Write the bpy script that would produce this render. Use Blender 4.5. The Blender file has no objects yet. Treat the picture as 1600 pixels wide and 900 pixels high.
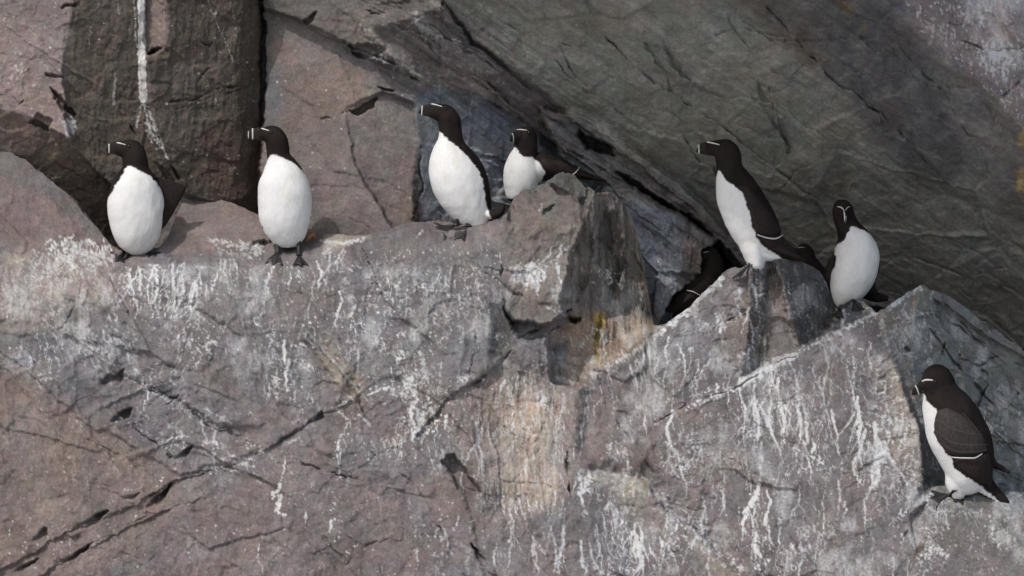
import bpy, bmesh, math
import numpy as np
from mathutils import Vector, Matrix
from mathutils.bvhtree import BVHTree

# ------------------------------------------------------------------ camera, sky, sun, exposure
sc = bpy.context.scene
R = math.radians
S = 0.002                # metres per photo pixel on the plane of the ledge
DIST = 30.0              # the camera is out on the water, 30 m from the ledge
cam_d = bpy.data.cameras.new('camera')
cam_d.sensor_width = 36.0
cam_d.lens = 36.0 * DIST / (1600 * S)
cam_d.clip_start = 0.5
cam_d.clip_end = 500
cam = bpy.data.objects.new('camera', cam_d)
sc.collection.objects.link(cam)
cam.location = (0, -DIST, 0)
cam.rotation_euler = (R(90), 0, 0)
sc.camera = cam

SUN_EL, SUN_AZ = R(48), R(38)      # height, and how far to the left of the camera's back
sdir = Vector((-math.sin(SUN_AZ) * math.cos(SUN_EL), -math.cos(SUN_AZ) * math.cos(SUN_EL), math.sin(SUN_EL)))
w = bpy.data.worlds.new('World'); sc.world = w; w.use_nodes = True
nt = w.node_tree
sky = nt.nodes.new('ShaderNodeTexSky'); sky.sky_type = 'NISHITA'; sky.sun_disc = False
sky.sun_elevation = SUN_EL
sky.sun_rotation = math.atan2(sdir.x, sdir.y)
sky.dust_density = 3.0; sky.air_density = 1.15
bg = nt.nodes['Background']; bg.inputs['Strength'].default_value = 0.15
nt.links.new(sky.outputs['Color'], bg.inputs['Color'])
sun_d = bpy.data.lights.new('sun', 'SUN'); sun_d.energy = 2.05; sun_d.angle = R(0.8); sun_d.color = (1.0, 0.975, 0.95)
sun = bpy.data.objects.new('sun', sun_d); sc.collection.objects.link(sun)
sun.rotation_euler = sdir.to_track_quat('Z', 'Y').to_euler()
sc.view_settings.view_transform = 'Standard'
sc.view_settings.look = 'None'
sc.view_settings.exposure = -0.12
sc.view_settings.gamma = 1.0
sc.view_settings.use_curve_mapping = False

# ------------------------------------------------------------------ number helpers
def sstep(a, b, x):
    t = np.clip((x - a) / (b - a), 0, 1); return t * t * (3 - 2 * t)

_tabs = {}
def vnoise(x, y, seed=0):
    if seed not in _tabs:
        _tabs[seed] = np.random.RandomState(seed + 11).rand(256, 256).astype(np.float32)
    T = _tabs[seed]
    xi = np.floor(x).astype(np.int64); yi = np.floor(y).astype(np.int64)
    fx = (x - xi); fy = (y - yi)
    fx = fx * fx * fx * (fx * (fx * 6 - 15) + 10); fy = fy * fy * fy * (fy * (fy * 6 - 15) + 10)
    x0 = xi & 255; x1 = (xi + 1) & 255; y0 = yi & 255; y1 = (yi + 1) & 255
    a = T[y0, x0]; b = T[y0, x1]; c = T[y1, x0]; d = T[y1, x1]
    return (a + (b - a) * fx) * (1 - fy) + (c + (d - c) * fx) * fy

def fbm(x, y, octv=4, seed=0, gain=0.5):
    s = 0; amp = 1; tot = 0
    for i in range(octv):
        s = s + amp * (vnoise(x, y, seed + i * 7) - 0.5); tot += amp
        x = x * 2.03 + 17.3; y = y * 2.03 + 9.1; amp *= gain
    return s / tot * 2       # about -1..1

def rot(x, y, deg):
    c, s = math.cos(R(deg)), math.sin(R(deg))
    return x * c + y * s, -x * s + y * c

def worley(x, y, seed=0):
    """nearest and second distance, and two random values plus offset to the nearest cell point"""
    rs = np.random.RandomState(seed + 101)
    T = rs.rand(128, 128, 4).astype(np.float32)
    xi = np.floor(x).astype(np.int64); yi = np.floor(y).astype(np.int64)
    f1 = np.full(x.shape, 9.0); f2 = np.full(x.shape, 9.0)
    r1 = np.zeros(x.shape); r2 = np.zeros(x.shape); ox = np.zeros(x.shape); oy = np.zeros(x.shape)
    for dj in (-1, 0, 1):
        for di in (-1, 0, 1):
            t = T[(yi + dj) & 127, (xi + di) & 127]
            px = xi + di + t[..., 0]; py = yi + dj + t[..., 1]
            dx = x - px; dy = y - py
            d = np.sqrt(dx * dx + dy * dy)
            m = d < f1
            f2 = np.where(m, f1, np.minimum(f2, d))
            f1 = np.where(m, d, f1)
            r1 = np.where(m, t[..., 2], r1); r2 = np.where(m, t[..., 3], r2)
            ox = np.where(m, dx, ox); oy = np.where(m, dy, oy)
    return f1, f2, r1, r2, ox, oy

def polydist(px, py, poly):
    """signed distance, positive inside"""
    P = np.array(poly, float); n = len(P)
    d2 = np.full(px.shape, 1e12); ins = np.zeros(px.shape, bool)
    for i in range(n):
        ax, ay = P[i]; bx, by = P[(i + 1) % n]
        ex, ey = bx - ax, by - ay
        wx, wy = px - ax, py - ay
        t = np.clip((wx * ex + wy * ey) / (ex * ex + ey * ey + 1e-9), 0, 1)
        d2 = np.minimum(d2, (wx - ex * t) ** 2 + (wy - ey * t) ** 2)
        if ay != by:
            c = ((ay <= py) != (by <= py)) & (px < ax + (py - ay) * ex / ey)
            ins ^= c
    d = np.sqrt(d2)
    return np.where(ins, d, -d)

def linedist(px, py, pts):
    P = np.array(pts, float)
    d2 = np.full(px.shape, 1e12); tt = np.zeros(px.shape)
    n = len(P) - 1
    for i in range(n):
        ax, ay = P[i]; bx, by = P[i + 1]
        ex, ey = bx - ax, by - ay
        wx, wy = px - ax, py - ay
        t = np.clip((wx * ex + wy * ey) / (ex * ex + ey * ey + 1e-9), 0, 1)
        q = (wx - ex * t) ** 2 + (wy - ey * t) ** 2
        m = q < d2
        d2 = np.where(m, q, d2); tt = np.where(m, (i + t) / n, tt)
    return np.sqrt(d2), tt

def lin(r, g, b):
    f = lambda c: ((c / 255 + 0.055) / 1.055) ** 2.4 if c > 10 else c / 255 / 12.92
    return np.array([f(r), f(g), f(b)])

def at(px, py, y):
    """photo pixel at depth y (metres behind the ledge plane) -> world"""
    k = S * (DIST + y) / DIST
    return (px - 800) * k, y, (450 - py) * k

def hexmask(px, py, poly, pad):
    P = np.array(poly, float)
    return (px > P[:, 0].min() - pad) & (px < P[:, 0].max() + pad) & (py > P[:, 1].min() - pad) & (py < P[:, 1].max() + pad)

class Field:
    """rock surface being carved: depth, colour and droppings over photo coordinates"""
    def __init__(s, px, py, seed):
        s.px, s.py, s.seed = px, py, seed
        s.big = np.zeros(px.shape); s.lay = np.zeros(px.shape); s.D = np.zeros(px.shape); s.col = np.zeros(px.shape + (3,)); s.fib = np.zeros(px.shape); s.rough = np.ones(px.shape)
        s.wx = px + 7 * fbm(px / 45, py / 45, 4, seed) + 2.2 * fbm(px / 7, py / 7, 2, seed + 3)
        s.wy = py + 7 * fbm(px / 45 + 50, py / 45, 4, seed + 1) + 2.2 * fbm(px / 7, py / 7 + 40, 2, seed + 4)
    def _w(s, poly, soft):
        m = hexmask(s.px, s.py, poly, 30 + soft)
        d = polydist(s.wx[m], s.wy[m], poly)
        return m, sstep(-soft, soft, d)
    def facet(s, poly, c, d0, gx=0, gy=0, soft=3):
        m = hexmask(s.px, s.py, poly, 30 + 2 * soft)
        w_ = sstep(-2 * soft, 0, polydist(s.wx[m], s.wy[m], poly))       # runs over its neighbour so that no seam opens
        P = d0 + gx * (s.px[m] - c[0]) + gy * (s.py[m] - c[1])
        s.D[m] = s.D[m] * (1 - w_) + P * w_
    def push(s, poly, amt, soft=2.5, gx=0, gy=0):
        m, w_ = s._w(poly, soft)
        P = np.array(poly, float).mean(0)
        s.D[m] += w_ * (amt + gx * (s.px[m] - P[0]) + gy * (s.py[m] - P[1]))
    def crack(s, pts, width=2.0, depth=0.03):
        m = hexmask(s.px, s.py, pts, 25)
        d, t = linedist(s.wx[m], s.wy[m], pts)
        n = np.clip(1.9 * vnoise(s.px[m] / 17, s.py[m] / 17, s.seed + 9) - .35, 0, 1.3) * sstep(0, .08, t) * sstep(1, .92, t)
        s.D[m] += .75 * depth * n * np.exp(-(d / (width * .62 * n + 0.3)) ** 2)
    def step(s, pts, amt, reach=60):
        """drop back on the right-hand side of a line (looking along it), fading away from it"""
        m = hexmask(s.px, s.py, pts, reach)
        P = np.array(pts, float)
        d, t = linedist(s.wx[m], s.wy[m], pts)
        i = np.clip((t * (len(P) - 1)).astype(int), 0, len(P) - 2)
        e = P[i + 1] - P[i]; v = np.stack([s.wx[m], s.wy[m]], -1) - P[i]
        side = e[..., 0] * v[..., 1] - e[..., 1] * v[..., 0]
        endf = sstep(0, 0.12, t) * sstep(1, 0.88, t)
        s.D[m] += amt * (.25 + 1.3 * vnoise(s.px[m] / 26, s.py[m] / 26, s.seed + 12)) * endf * np.where(side > 0, 1, 0) * sstep(reach, 0, d)
    def paint(s, poly, rgb, soft=10, k=1.0, nz=0.0):
        m, w_ = s._w(poly, soft)
        if nz: w_ = w_ * (1 - nz + nz * sstep(-0.35, 0.45, fbm(s.px[m] / 22, s.py[m] / 30, 4, s.seed + 31)))
        w_ = (w_ * k)[..., None]
        s.col[m] = s.col[m] * (1 - w_) + lin(*rgb) * w_
    def fibre(s, poly, amt, soft=12):
        m, w_ = s._w(poly, soft); s.fib[m] = np.maximum(s.fib[m], w_ * amt)
    def strata(s, poly, amt, soft=25):
        m, w_ = s._w(poly, soft); s.lay[m] = np.maximum(s.lay[m], w_ * amt)
    def smooth(s, poly, k, soft=15):
        m, w_ = s._w(poly, soft); s.rough[m] *= (1 - w_ * (1 - k))

def grey(f, keep, k):
    l = f.col @ np.array([.25, .6, .15]); f.col = (l[..., None] * np.array([1.0, .985, .995]) * (1 - keep) + f.col * keep) * k

def relief(f, fib_deg=2):
    px, py, sd = f.px, f.py, f.seed
    wx, wy = f.wx, f.wy
    r = 0.016 * fbm(px / 170, py / 170, 3, sd + 40)
    a, b = rot(wx, wy, 33)
    f1, f2, r1, r2, ox, oy = worley(a / 120, b / 46, sd)
    r += (0.010 * (r1 - 0.5) + 0.018 * (r2 - 0.5) * oy + 0.014 * (r1 - .5) * ox) * sstep(0, 0.12, f2 - f1)
    a, b = rot(wx, wy, -28)
    f1, f2, r1, r2, ox, oy = worley(a / 44, b / 22, sd + 1)
    k = sstep(-0.1, 0.5, fbm(px / 120, py / 120, 2, sd + 60))
    r += k * (0.006 * (r1 - 0.5) + 0.012 * (r2 - 0.5) * oy) * sstep(0, 0.1, f2 - f1)
    f1, f2, r1, r2, ox, oy = worley(wx / 13, wy / 11, sd + 2)
    r += 0.0022 * (r1 - 0.5) + 0.005 * (r2 - 0.5) * oy
    r += 0.0042 * fbm(px / 26, py / 26, 4, sd + 70, 0.6)
    ridg = 1 - np.abs(fbm(wx / 34, wy / 60, 4, sd + 75))
    r += -0.004 * (ridg ** 6)
    r *= f.rough
    a, b = rot(wx, wy, fib_deg)
    fb = np.abs(fbm(a / 9, b / 75, 4, sd + 80, 0.6)) * 1.3 + 0.5 * fbm(a / 3.2, b / 34, 2, sd + 85)
    r += f.fib * 0.016 * fb
    f1, f2, r1, r2, ox, oy = worley(a / 15, b / 70, sd + 4)
    r += f.fib * 0.022 * (r1 - 0.5) + f.fib * 0.02 * (r2 - .5) * ox
    a, b = rot(wx, wy, 35)
    f1, f2, r1, r2, ox, oy = worley(a / 150, b / 13, sd + 6)
    r += f.lay * (.010 * fbm(a / 130, b / 8, 4, sd + 90, .6) + .011 * (r1 - .5) + .010 * (r2 - .5) * oy)
    # broken facets with lit and shaded edges
    a, b = rot(wx, wy, 22)
    f1, f2, r1, r2, ox, oy = worley(a / 190, b / 105, sd + 8)
    r += f.big * sstep(0, .05, f2 - f1) * (.030 * (r1 - .5) + .045 * (r2 - .5) * oy + .035 * (r1 - .5) * ox)
    a, b = rot(wx, wy, 60)
    f1, f2, r1, r2, ox, oy = worley(a / 60, b / 38, sd + 9)
    r += f.big * sstep(0, .1, f2 - f1) * (.007 * (r1 - .5) + .016 * (r2 - .5) * ox)
    f.D += r

# ------------------------------------------------------------------ droppings drawn on a canvas over photo coordinates
CX0, CY0, CW, CH = -120, -80, 1840, 1080
class Canvas:
    def __init__(s, seed): s.a = np.zeros((CH, CW), np.float32); s.rs = np.random.RandomState(seed)
    def dab(s, x, y, r, v=1.0):
        x -= CX0; y -= CY0; n = int(r + 2)
        x0, x1, y0, y1 = int(x) - n, int(x) + n + 1, int(y) - n, int(y) + n + 1
        if x0 < 0 or y0 < 0 or x1 >= CW or y1 >= CH: return
        yy, xx = np.mgrid[y0:y1, x0:x1]
        d = np.sqrt((xx - x) ** 2 + (yy - y) ** 2)
        k = np.clip(r + 0.5 - d, 0, 1) * v
        s.a[y0:y1, x0:x1] = np.maximum(s.a[y0:y1, x0:x1], k)
    def drip(s, x, y, L, wd, v=1.0, slant=0.0, kids=0.0):
        rs = s.rs; w_ = wd; dx = slant; fade = rs.uniform(.65, 1.15) if wd < 2 else 1.0
        t = 0
        while t < L:
            k = math.sin(math.pi * min(1, 0.15 + t / L)) * 0.7 + 0.4
            vv = v * (0.55 + 0.6 * rs.rand())
            s.dab(x, y, max(0.5, .92 * w_ * k * (0.5 + 0.9 * rs.rand())), min(1, vv * fade))
            dx += rs.randn() * 0.12; dx *= 0.93; dx += slant * 0.07
            if rs.rand() < 0.05: x += rs.randn() * 2.5
            x += dx; y += 1.0; t += 1.0
            if kids and rs.rand() < kids and L - t > 12:
                s.drip(x, y, (L - t) * rs.uniform(.3, .8), wd * 0.55, v * .85, slant + rs.randn() * .45)
            if rs.rand() < 0.03: y += rs.uniform(1, 5)
    def splash(s, x, y, r, n, v=1.0, drop=0.5):
        rs = s.rs
        for _ in range(n):
            a = rs.rand() * 6.283; d = r * rs.rand() ** 0.8
            X, Y = x + math.cos(a) * d, y + math.sin(a) * d * 0.8
            q = rs.rand()
            if q < drop: s.drip(X, Y, rs.uniform(4, 22), rs.uniform(.7, 1.9), v * rs.uniform(.5, 1), rs.randn() * .2)
            elif q < 0.9: s.dab(X, Y, rs.uniform(.6, 2.2), v * rs.uniform(.4, 1))
            else:
                b = rs.rand() * 6.283
                for k in range(int(rs.uniform(4, 16))):
                    s.dab(X + math.cos(b) * k, Y + math.sin(b) * k, rs.uniform(.6, 1.3), v * rs.uniform(.5, 1))
    def fill(s, poly, n, v=1.0, Lr=(6, 40), wr=(.7, 2.0), slant=0.0, speck=0.3, kids=0.0):
        rs = s.rs; P = np.array(poly, float)
        lo, hi = P.min(0), P.max(0)
        pts = lo + (hi - lo) * rs.rand(n * 9, 2)
        ok = polydist(pts[:, 0], pts[:, 1], poly) > 0
        for x, y in pts[ok][:int(n * 1.5)]:
            if rs.rand() < speck: s.dab(x, y, rs.uniform(.5, 2.0), v * rs.uniform(.3, 1))
            else: s.drip(x, y, rs.uniform(*Lr) * rs.rand() + Lr[0] * .5, rs.uniform(*wr) * rs.uniform(.6, 1), v * rs.uniform(.35, 1), slant + rs.randn() * .12, kids)
    def path(s, pts, wd, v=1.0, jit=2.0, gap=0.1):
        rs = s.rs
        P = np.array(pts, float)
        for i in range(len(P) - 1):
            n = int(np.hypot(*(P[i + 1] - P[i]))) + 1
            for k in range(n):
                if rs.rand() < gap: continue
                q = P[i] + (P[i + 1] - P[i]) * k / n + rs.randn(2) * jit
                s.dab(q[0], q[1], wd * rs.uniform(.4, 1.1), v * rs.uniform(.5, 1))
    def sample(s, px, py):
        x = px - CX0; y = py - CY0
        ok = (x > 1) & (x < CW - 2) & (y > 1) & (y < CH - 2)
        x = np.clip(x, 1, CW - 3); y = np.clip(y, 1, CH - 3)
        xi = x.astype(int); yi = y.astype(int); fx = x - xi; fy = y - yi
        A = s.a
        return np.where(ok, (A[yi, xi] * (1 - fx) + A[yi, xi + 1] * fx) * (1 - fy) + (A[yi + 1, xi] * (1 - fx) + A[yi + 1, xi + 1] * fx) * fy, 0)

# ------------------------------------------------------------------ materials
def node(nt, t, **kw):
    n = nt.nodes.new(t)
    for k, v in kw.items(): setattr(n, k, v)
    return n

def rock_material():
    m = bpy.data.materials.new('slate_rock'); m.use_nodes = True
    nt = m.node_tree; L = nt.links.new
    bs = nt.nodes['Principled BSDF']; bs.inputs['Specular IOR Level'].default_value = 0.25
    tc = node(nt, 'ShaderNodeTexCoord')
    col = node(nt, 'ShaderNodeAttribute', attribute_name='rock_colour')
    gua = node(nt, 'ShaderNodeAttribute', attribute_name='droppings')
    def noise(scale, det, rough=.6, vec=None):
        n = node(nt, 'ShaderNodeTexNoise'); n.inputs['Scale'].default_value = scale; n.inputs['Detail'].default_value = det
        n.inputs['Roughness'].default_value = rough
        L(vec or tc.outputs['Object'], n.inputs['Vector']); return n
    def ramp(src, a, b, ca, cb):
        r = node(nt, 'ShaderNodeMapRange'); r.inputs['From Min'].default_value = a; r.inputs['From Max'].default_value = b
        r.inputs['To Min'].default_value = ca; r.inputs['To Max'].default_value = cb; L(src, r.inputs['Value']); return r.outputs['Result']
    def math_(op, a, b):
        n = node(nt, 'ShaderNodeMath', operation=op)
        for i, v in enumerate((a, b)):
            if isinstance(v, (int, float)): n.inputs[i].default_value = v
            else: L(v, n.inputs[i])
        return n.outputs[0]
    n1 = noise(9, 8, .65); n2 = noise(130, 5, .7); n3 = noise(38, 6, .7)
    mp = node(nt, 'ShaderNodeMapping'); mp.inputs['Scale'].default_value = (1, 1, 0.16); L(tc.outputs['Object'], mp.inputs['Vector'])
    n4 = noise(95, 5, .65, mp.outputs['Vector'])
    v = math_('MULTIPLY', ramp(n1.outputs['Fac'], .3, .7, .80, 1.2), ramp(n2.outputs['Fac'], .25, .75, .66, 1.34))
    v = math_('MULTIPLY', v, ramp(n3.outputs['Fac'], .3, .7, .78, 1.22))
    mix = node(nt, 'ShaderNodeMix', data_type='RGBA', blend_type='MULTIPLY'); mix.inputs['Factor'].default_value = 1
    L(col.outputs['Color'], mix.inputs[6]); L(v, mix.inputs[7])
    # grains of pale mineral
    sp = ramp(noise(210, 3, .5).outputs['Fac'], .63, .73, 0, .45)
    mx2 = node(nt, 'ShaderNodeMix', data_type='RGBA'); L(sp, mx2.inputs['Factor']); L(mix.outputs[2], mx2.inputs[6]); mx2.inputs[7].default_value = (.42, .40, .38, 1)
    # dried droppings with worn, broken edges
    brk = math_('MULTIPLY', ramp(n2.outputs['Fac'], .32, .60, .55, 1.15), ramp(n4.outputs['Fac'], .3, .62, .5, 1.2))
    g = math_('MULTIPLY', gua.outputs['Fac'], brk)
    g = ramp(g, .05, .68, 0, .93)
    gc = node(nt, 'ShaderNodeMix', data_type='RGBA'); L(ramp(n1.outputs['Fac'], .35, .65, 0, 1), gc.inputs['Factor'])
    gc.inputs[6].default_value = (.66, .645, .61, 1); gc.inputs[7].default_value = (.58, .60, .62, 1)
    mx3 = node(nt, 'ShaderNodeMix', data_type='RGBA'); L(g, mx3.inputs['Factor']); L(mx2.outputs[2], mx3.inputs[6]); L(gc.outputs[2], mx3.inputs[7])
    L(mx3.outputs[2], bs.inputs['Base Color'])
    L(ramp(n3.outputs['Fac'], .3, .7, .62, .95), bs.inputs['Roughness'])
    h = math_('ADD', math_('MULTIPLY', n2.outputs['Fac'], .5), math_('MULTIPLY', n3.outputs['Fac'], 1.0))
    h = math_('ADD', h, math_('MULTIPLY', n4.outputs['Fac'], .5))
    bp = node(nt, 'ShaderNodeBump'); bp.inputs['Strength'].default_value = .55; bp.inputs['Distance'].default_value = .006
    L(h, bp.inputs['Height']); L(bp.outputs['Normal'], bs.inputs['Normal'])
    return m

def simple_material(name, rgb, rough=.6, attr=None, spec=.3, bump=0.0, scale=300, stretch=(1, 1, .3), var=.12):
    m = bpy.data.materials.new(name); m.use_nodes = True
    nt = m.node_tree; L = nt.links.new; bs = nt.nodes['Principled BSDF']
    bs.inputs['Roughness'].default_value = rough; bs.inputs['Specular IOR Level'].default_value = spec
    tc = node(nt, 'ShaderNodeTexCoord'); mp = node(nt, 'ShaderNodeMapping'); mp.inputs['Scale'].default_value = stretch
    L(tc.outputs['Object'], mp.inputs['Vector'])
    n = node(nt, 'ShaderNodeTexNoise'); n.inputs['Scale'].default_value = scale; n.inputs['Detail'].default_value = 4; L(mp.outputs['Vector'], n.inputs['Vector'])
    r = node(nt, 'ShaderNodeMapRange'); L(n.outputs['Fac'], r.inputs['Value'])
    r.inputs['From Min'].default_value = .3; r.inputs['From Max'].default_value = .7; r.inputs['To Min'].default_value = 1 - var; r.inputs['To Max'].default_value = 1 + var
    mix = node(nt, 'ShaderNodeMix', data_type='RGBA', blend_type='MULTIPLY'); mix.inputs['Factor'].default_value = 1
    if attr:
        a = node(nt, 'ShaderNodeAttribute', attribute_name=attr); L(a.outputs['Color'], mix.inputs[6])
    else: mix.inputs[6].default_value = (*rgb, 1)
    L(r.outputs['Result'], mix.inputs[7]); L(mix.outputs[2], bs.inputs['Base Color'])
    if bump:
        bp = node(nt, 'ShaderNodeBump'); bp.inputs['Strength'].default_value = bump; bp.inputs['Distance'].default_value = .003
        L(n.outputs['Fac'], bp.inputs['Height']); L(bp.outputs['Normal'], bs.inputs['Normal'])
    return m

M_ROCK = rock_material()
M_PLUM = simple_material('plumage', (1, 1, 1), .8, attr='plumage', spec=.12, bump=.16, scale=150, stretch=(1, 1, .6), var=.05)
M_WING = simple_material('wing_feathers', tuple(lin(46, 38, 36)), .7, spec=.15, bump=.5, scale=190, stretch=(1, 1, .35), var=.3)
M_BILL = simple_material('bill_horn', (.020, .015, .013), .65, spec=.18, bump=.1)
M_LINE = simple_material('white_feather_line', (.62, .60, .57), .8)
M_FOOT = simple_material('foot_skin', (.022, .021, .021), .5, spec=.35, bump=.4)
M_EDGE = simple_material('feather_edge', tuple(lin(80, 71, 67)), .8)
M_EYE = simple_material('eye_gloss', (.01, .007, .006), .12, spec=.6)

# ------------------------------------------------------------------ mesh helpers
def grid_object(name, X, Y, Z, col, gua, keep=None, kind='structure'):
    r, c = X.shape
    idx = np.arange(r * c).reshape(r, c)
    q = np.stack([idx[:-1, :-1], idx[:-1, 1:], idx[1:, 1:], idx[1:, :-1]], -1).reshape(-1, 4)
    if keep is not None: q = q[keep[:-1, :-1].reshape(-1)]
    used = np.unique(q); remap = np.zeros(r * c, np.int64); remap[used] = np.arange(len(used)); q = remap[q]
    co = np.stack([X, Y, Z], -1).reshape(-1, 3)[used]
    me = bpy.data.meshes.new(name)
    me.vertices.add(len(co)); me.vertices.foreach_set('co', co.astype(np.float32).ravel())
    me.loops.add(len(q) * 4); me.loops.foreach_set('vertex_index', q.astype(np.int32).ravel())
    me.polygons.add(len(q)); me.polygons.foreach_set('loop_start', np.arange(0, len(q) * 4, 4, dtype=np.int32))
    me.polygons.foreach_set('loop_total', np.full(len(q), 4, np.int32))
    me.polygons.foreach_set('use_smooth', np.ones(len(q), bool))
    me.update(calc_edges=True)
    a = me.attributes.new('rock_colour', 'FLOAT_COLOR', 'POINT')
    a.data.foreach_set('color', np.concatenate([col.reshape(-1, 3)[used], np.ones((len(used), 1))], 1).astype(np.float32).ravel())
    a = me.attributes.new('droppings', 'FLOAT', 'POINT'); a.data.foreach_set('value', gua.reshape(-1)[used].astype(np.float32))
    me.materials.append(M_ROCK)
    o = bpy.data.objects.new(name, me); sc.collection.objects.link(o)
    if kind: o['kind'] = kind
    return o

def axis(lo, hi, fine, margin):
    a = np.arange(lo, hi + fine, fine)
    g = fine * 1.12 ** np.arange(1, 60); g = np.minimum(np.cumsum(g), 1e9); g = g[g < margin]
    return np.concatenate([lo - g[::-1], a, hi + g])

# ================================================================== THE CLIFF BEHIND: wall and overhang
STEP = 1.6
bx = axis(-30, 1630, STEP, 1100); by = axis(-30, 560, STEP, 900)
BX, BY = np.meshgrid(bx, by)
B = Field(BX, BY, 5)
def build_back(f):
    px, py = f.px, f.py
    f.D[:] = 0.62
    f.facet([(-2000, -2000), (640, -2000), (700, 140), (656, 360), (640, 700), (-2000, 700)], (300, 150), .36, -.0001, -.0001, 6)
    # left: pale wall, its undercut, olive ribs
    f.facet([(-2000, -2000), (105, -2000), (112, 60), (100, 130), (118, 232), (60, 192), (0, 166), (-2000, 60)], (60, 100), .26, -.0003, -.0002)
    f.facet([(-2000, 60), (0, 166), (60, 192), (118, 232), (170, 250), (200, 420), (-2000, 420)], (60, 200), .28, 0, .0013, 3)
    f.facet([(105, -2000), (234, -2000), (234, 120), (248, 250), (262, 300), (200, 320), (150, 262), (118, 232), (100, 130), (112, 60)], (160, 100), .28, .0003, .0002, 3)
    f.facet([(226, -2000), (266, -2000), (264, 60), (262, 74), (236, 78), (228, 60)], (245, 40), .30, -.001, 0, 2)
    f.facet([(266, -2000), (412, -2000), (411, 345), (340, 312), (290, 302), (246, 250), (232, 90), (262, 74)], (330, 150), .27, .0006, .0003, 3)
    m = (px > 360) & (px < 413) & (py < 345); f.D[m] += ((px[m] - 360) / 52) ** 2 * .09
    # middle wall
    f.facet([(411, 12), (470, 34), (545, 76), (600, 100), (700, 148), (668, 230), (655, 420), (411, 420)], (540, 220), .30, -.0003, -.0005, 2)
    f.facet([(412, -2000), (720, -2000), (760, 60), (720, 146), (600, 98), (545, 74), (470, 32), (412, 8)], (540, 40), .292, -.0008, .0002, 4)
    f.facet([(540, 170), (600, 148), (672, 175), (656, 360), (655, 420), (560, 260)], (620, 250), .306, .0001, -.0004, 3)
    # blue grey wall running under the overhang
    f.facet([(655, 150), (700, 120), (830, 200), (960, 300), (1010, 420), (1000, 600), (640, 600), (655, 345)], (760, 250), .42, .0010, .0001, 6)
    f.facet([(600, 40), (730, 0), (820, 80), (940, 190), (880, 240), (700, 140)], (740, 110), .30, .0003, .0017, 10)
    # overhang: leans out towards the sea as it rises
    f.facet([(655, -2000), (690, -10), (740, 62), (830, 130), (905, 190), (1000, 255), (1080, 315), (1170, 410), (1300, 470), (1630, 560), (3000, 900),
             (3000, 1000), (1200, 1000), (1100, 640), (1020, 560)], (1100, 200), .60, 0, .0012, 5)
    OV = [(655, -2000), (690, -10), (740, 62), (830, 130), (905, 190), (1000, 255), (1080, 315), (1190, 395), (1300, 430), (1440, 475), (1630, 560), (3000, 1000),
          (3000, 600), (1700, 300), (1610, 215), (1560, 150), (1480, 95), (1440, 45), (1395, -10), (1000, -2000)]
    f.facet(OV, (1000, 200), .40, -.0006, .0026, 5)
    # lit rock above the lip
    f.facet([(1000, -2000), (1395, -10), (1440, 45), (1480, 95), (1560, 150), (1610, 215), (1700, 300), (3000, 600), (3000, -2000)], (1395, -10), -.31, .0009, .0000, 10)
    # slabs piled below the overhang
    f.facet([(850, 175), (925, 190), (1020, 262), (1100, 325), (1185, 415), (1150, 440), (1040, 335), (960, 300), (880, 250)], (1000, 280), .47, .0005, .0004, 3)
    f.push([(900, 205), (950, 230), (960, 245), (915, 232)], .16, 3)
    f.push([(960, 268), (1050, 320), (1085, 352), (1060, 352), (1000, 310)], .14, 3)
    f.push([(1065, 330), (1100, 350), (1170, 430), (1160, 440), (1095, 375)], .14, 3)
    f.facet([(945, 296), (985, 296), (1062, 335), (1066, 400), (1060, 470), (1040, 520), (1000, 600), (980, 330)], (1020, 400), .34, .0001, .0001, 3)
    f.facet([(1062, 335), (1116, 372), (1108, 385), (1096, 405), (1094, 436), (1054, 462), (1052, 440)], (1085, 400), .37, .0011, .0002, 3)
    f.push([(1098, 392), (1118, 378), (1128, 395), (1150, 425), (1100, 480), (1040, 540), (1010, 540), (1054, 462), (1094, 437)], .45, 2)
    # small slabs in the overhang
    f.push([(1110, 260), (1130, 265), (1150, 300), (1120, 280)], .03, 2)
    for P in ([(1035, 70), (1060, 100), (1075, 130), (1050, 105)], [(1180, 130), (1205, 160), (1215, 205), (1195, 175)], [(1205, 160), (1240, 235), (1232, 240)]):
        f.push(P, .03, 3)
    f.push([(1095, 210), (1140, 240), (1210, 330), (1180, 330), (1120, 260)], -.02, 6)
    f.push([(1480, 95), (1600, 230), (1800, 300), (1800, 420), (1480, 300), (1420, 200)], -.03, 8)
    # notches of the lit wall
    f.push([(103, 4), (116, 3), (116, 10), (98, 11)], .03, 1.5)
    f.push([(78, 137), (108, 168), (121, 178), (118, 183), (100, 172), (88, 155)], .05, 2)
    f.push([(70, 116), (98, 118), (98, 122), (72, 120)], .03, 1.2)
    f.push([(234, 80), (250, 70), (266, 78), (262, 86), (238, 88)], .05, 2)
    f.push([(48, 192), (62, 178), (84, 188), (78, 206)], .05, 2)
    f.push([(472, 34), (490, 20), (488, 34), (480, 41)], .05, 1.5)
    f.push([(545, 74), (575, 70), (602, 75), (590, 90), (556, 90)], .05, 2.5)
    f.push([(545, 171), (592, 153), (584, 166), (556, 178)], .05, 1.5)
    f.push([(594, 134), (620, 142), (618, 146), (600, 141)], .04, 1.5)
    f.push([(408, -40), (414, -40), (414, 190), (408, 200), (404, 100)], .08, 2)
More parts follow.
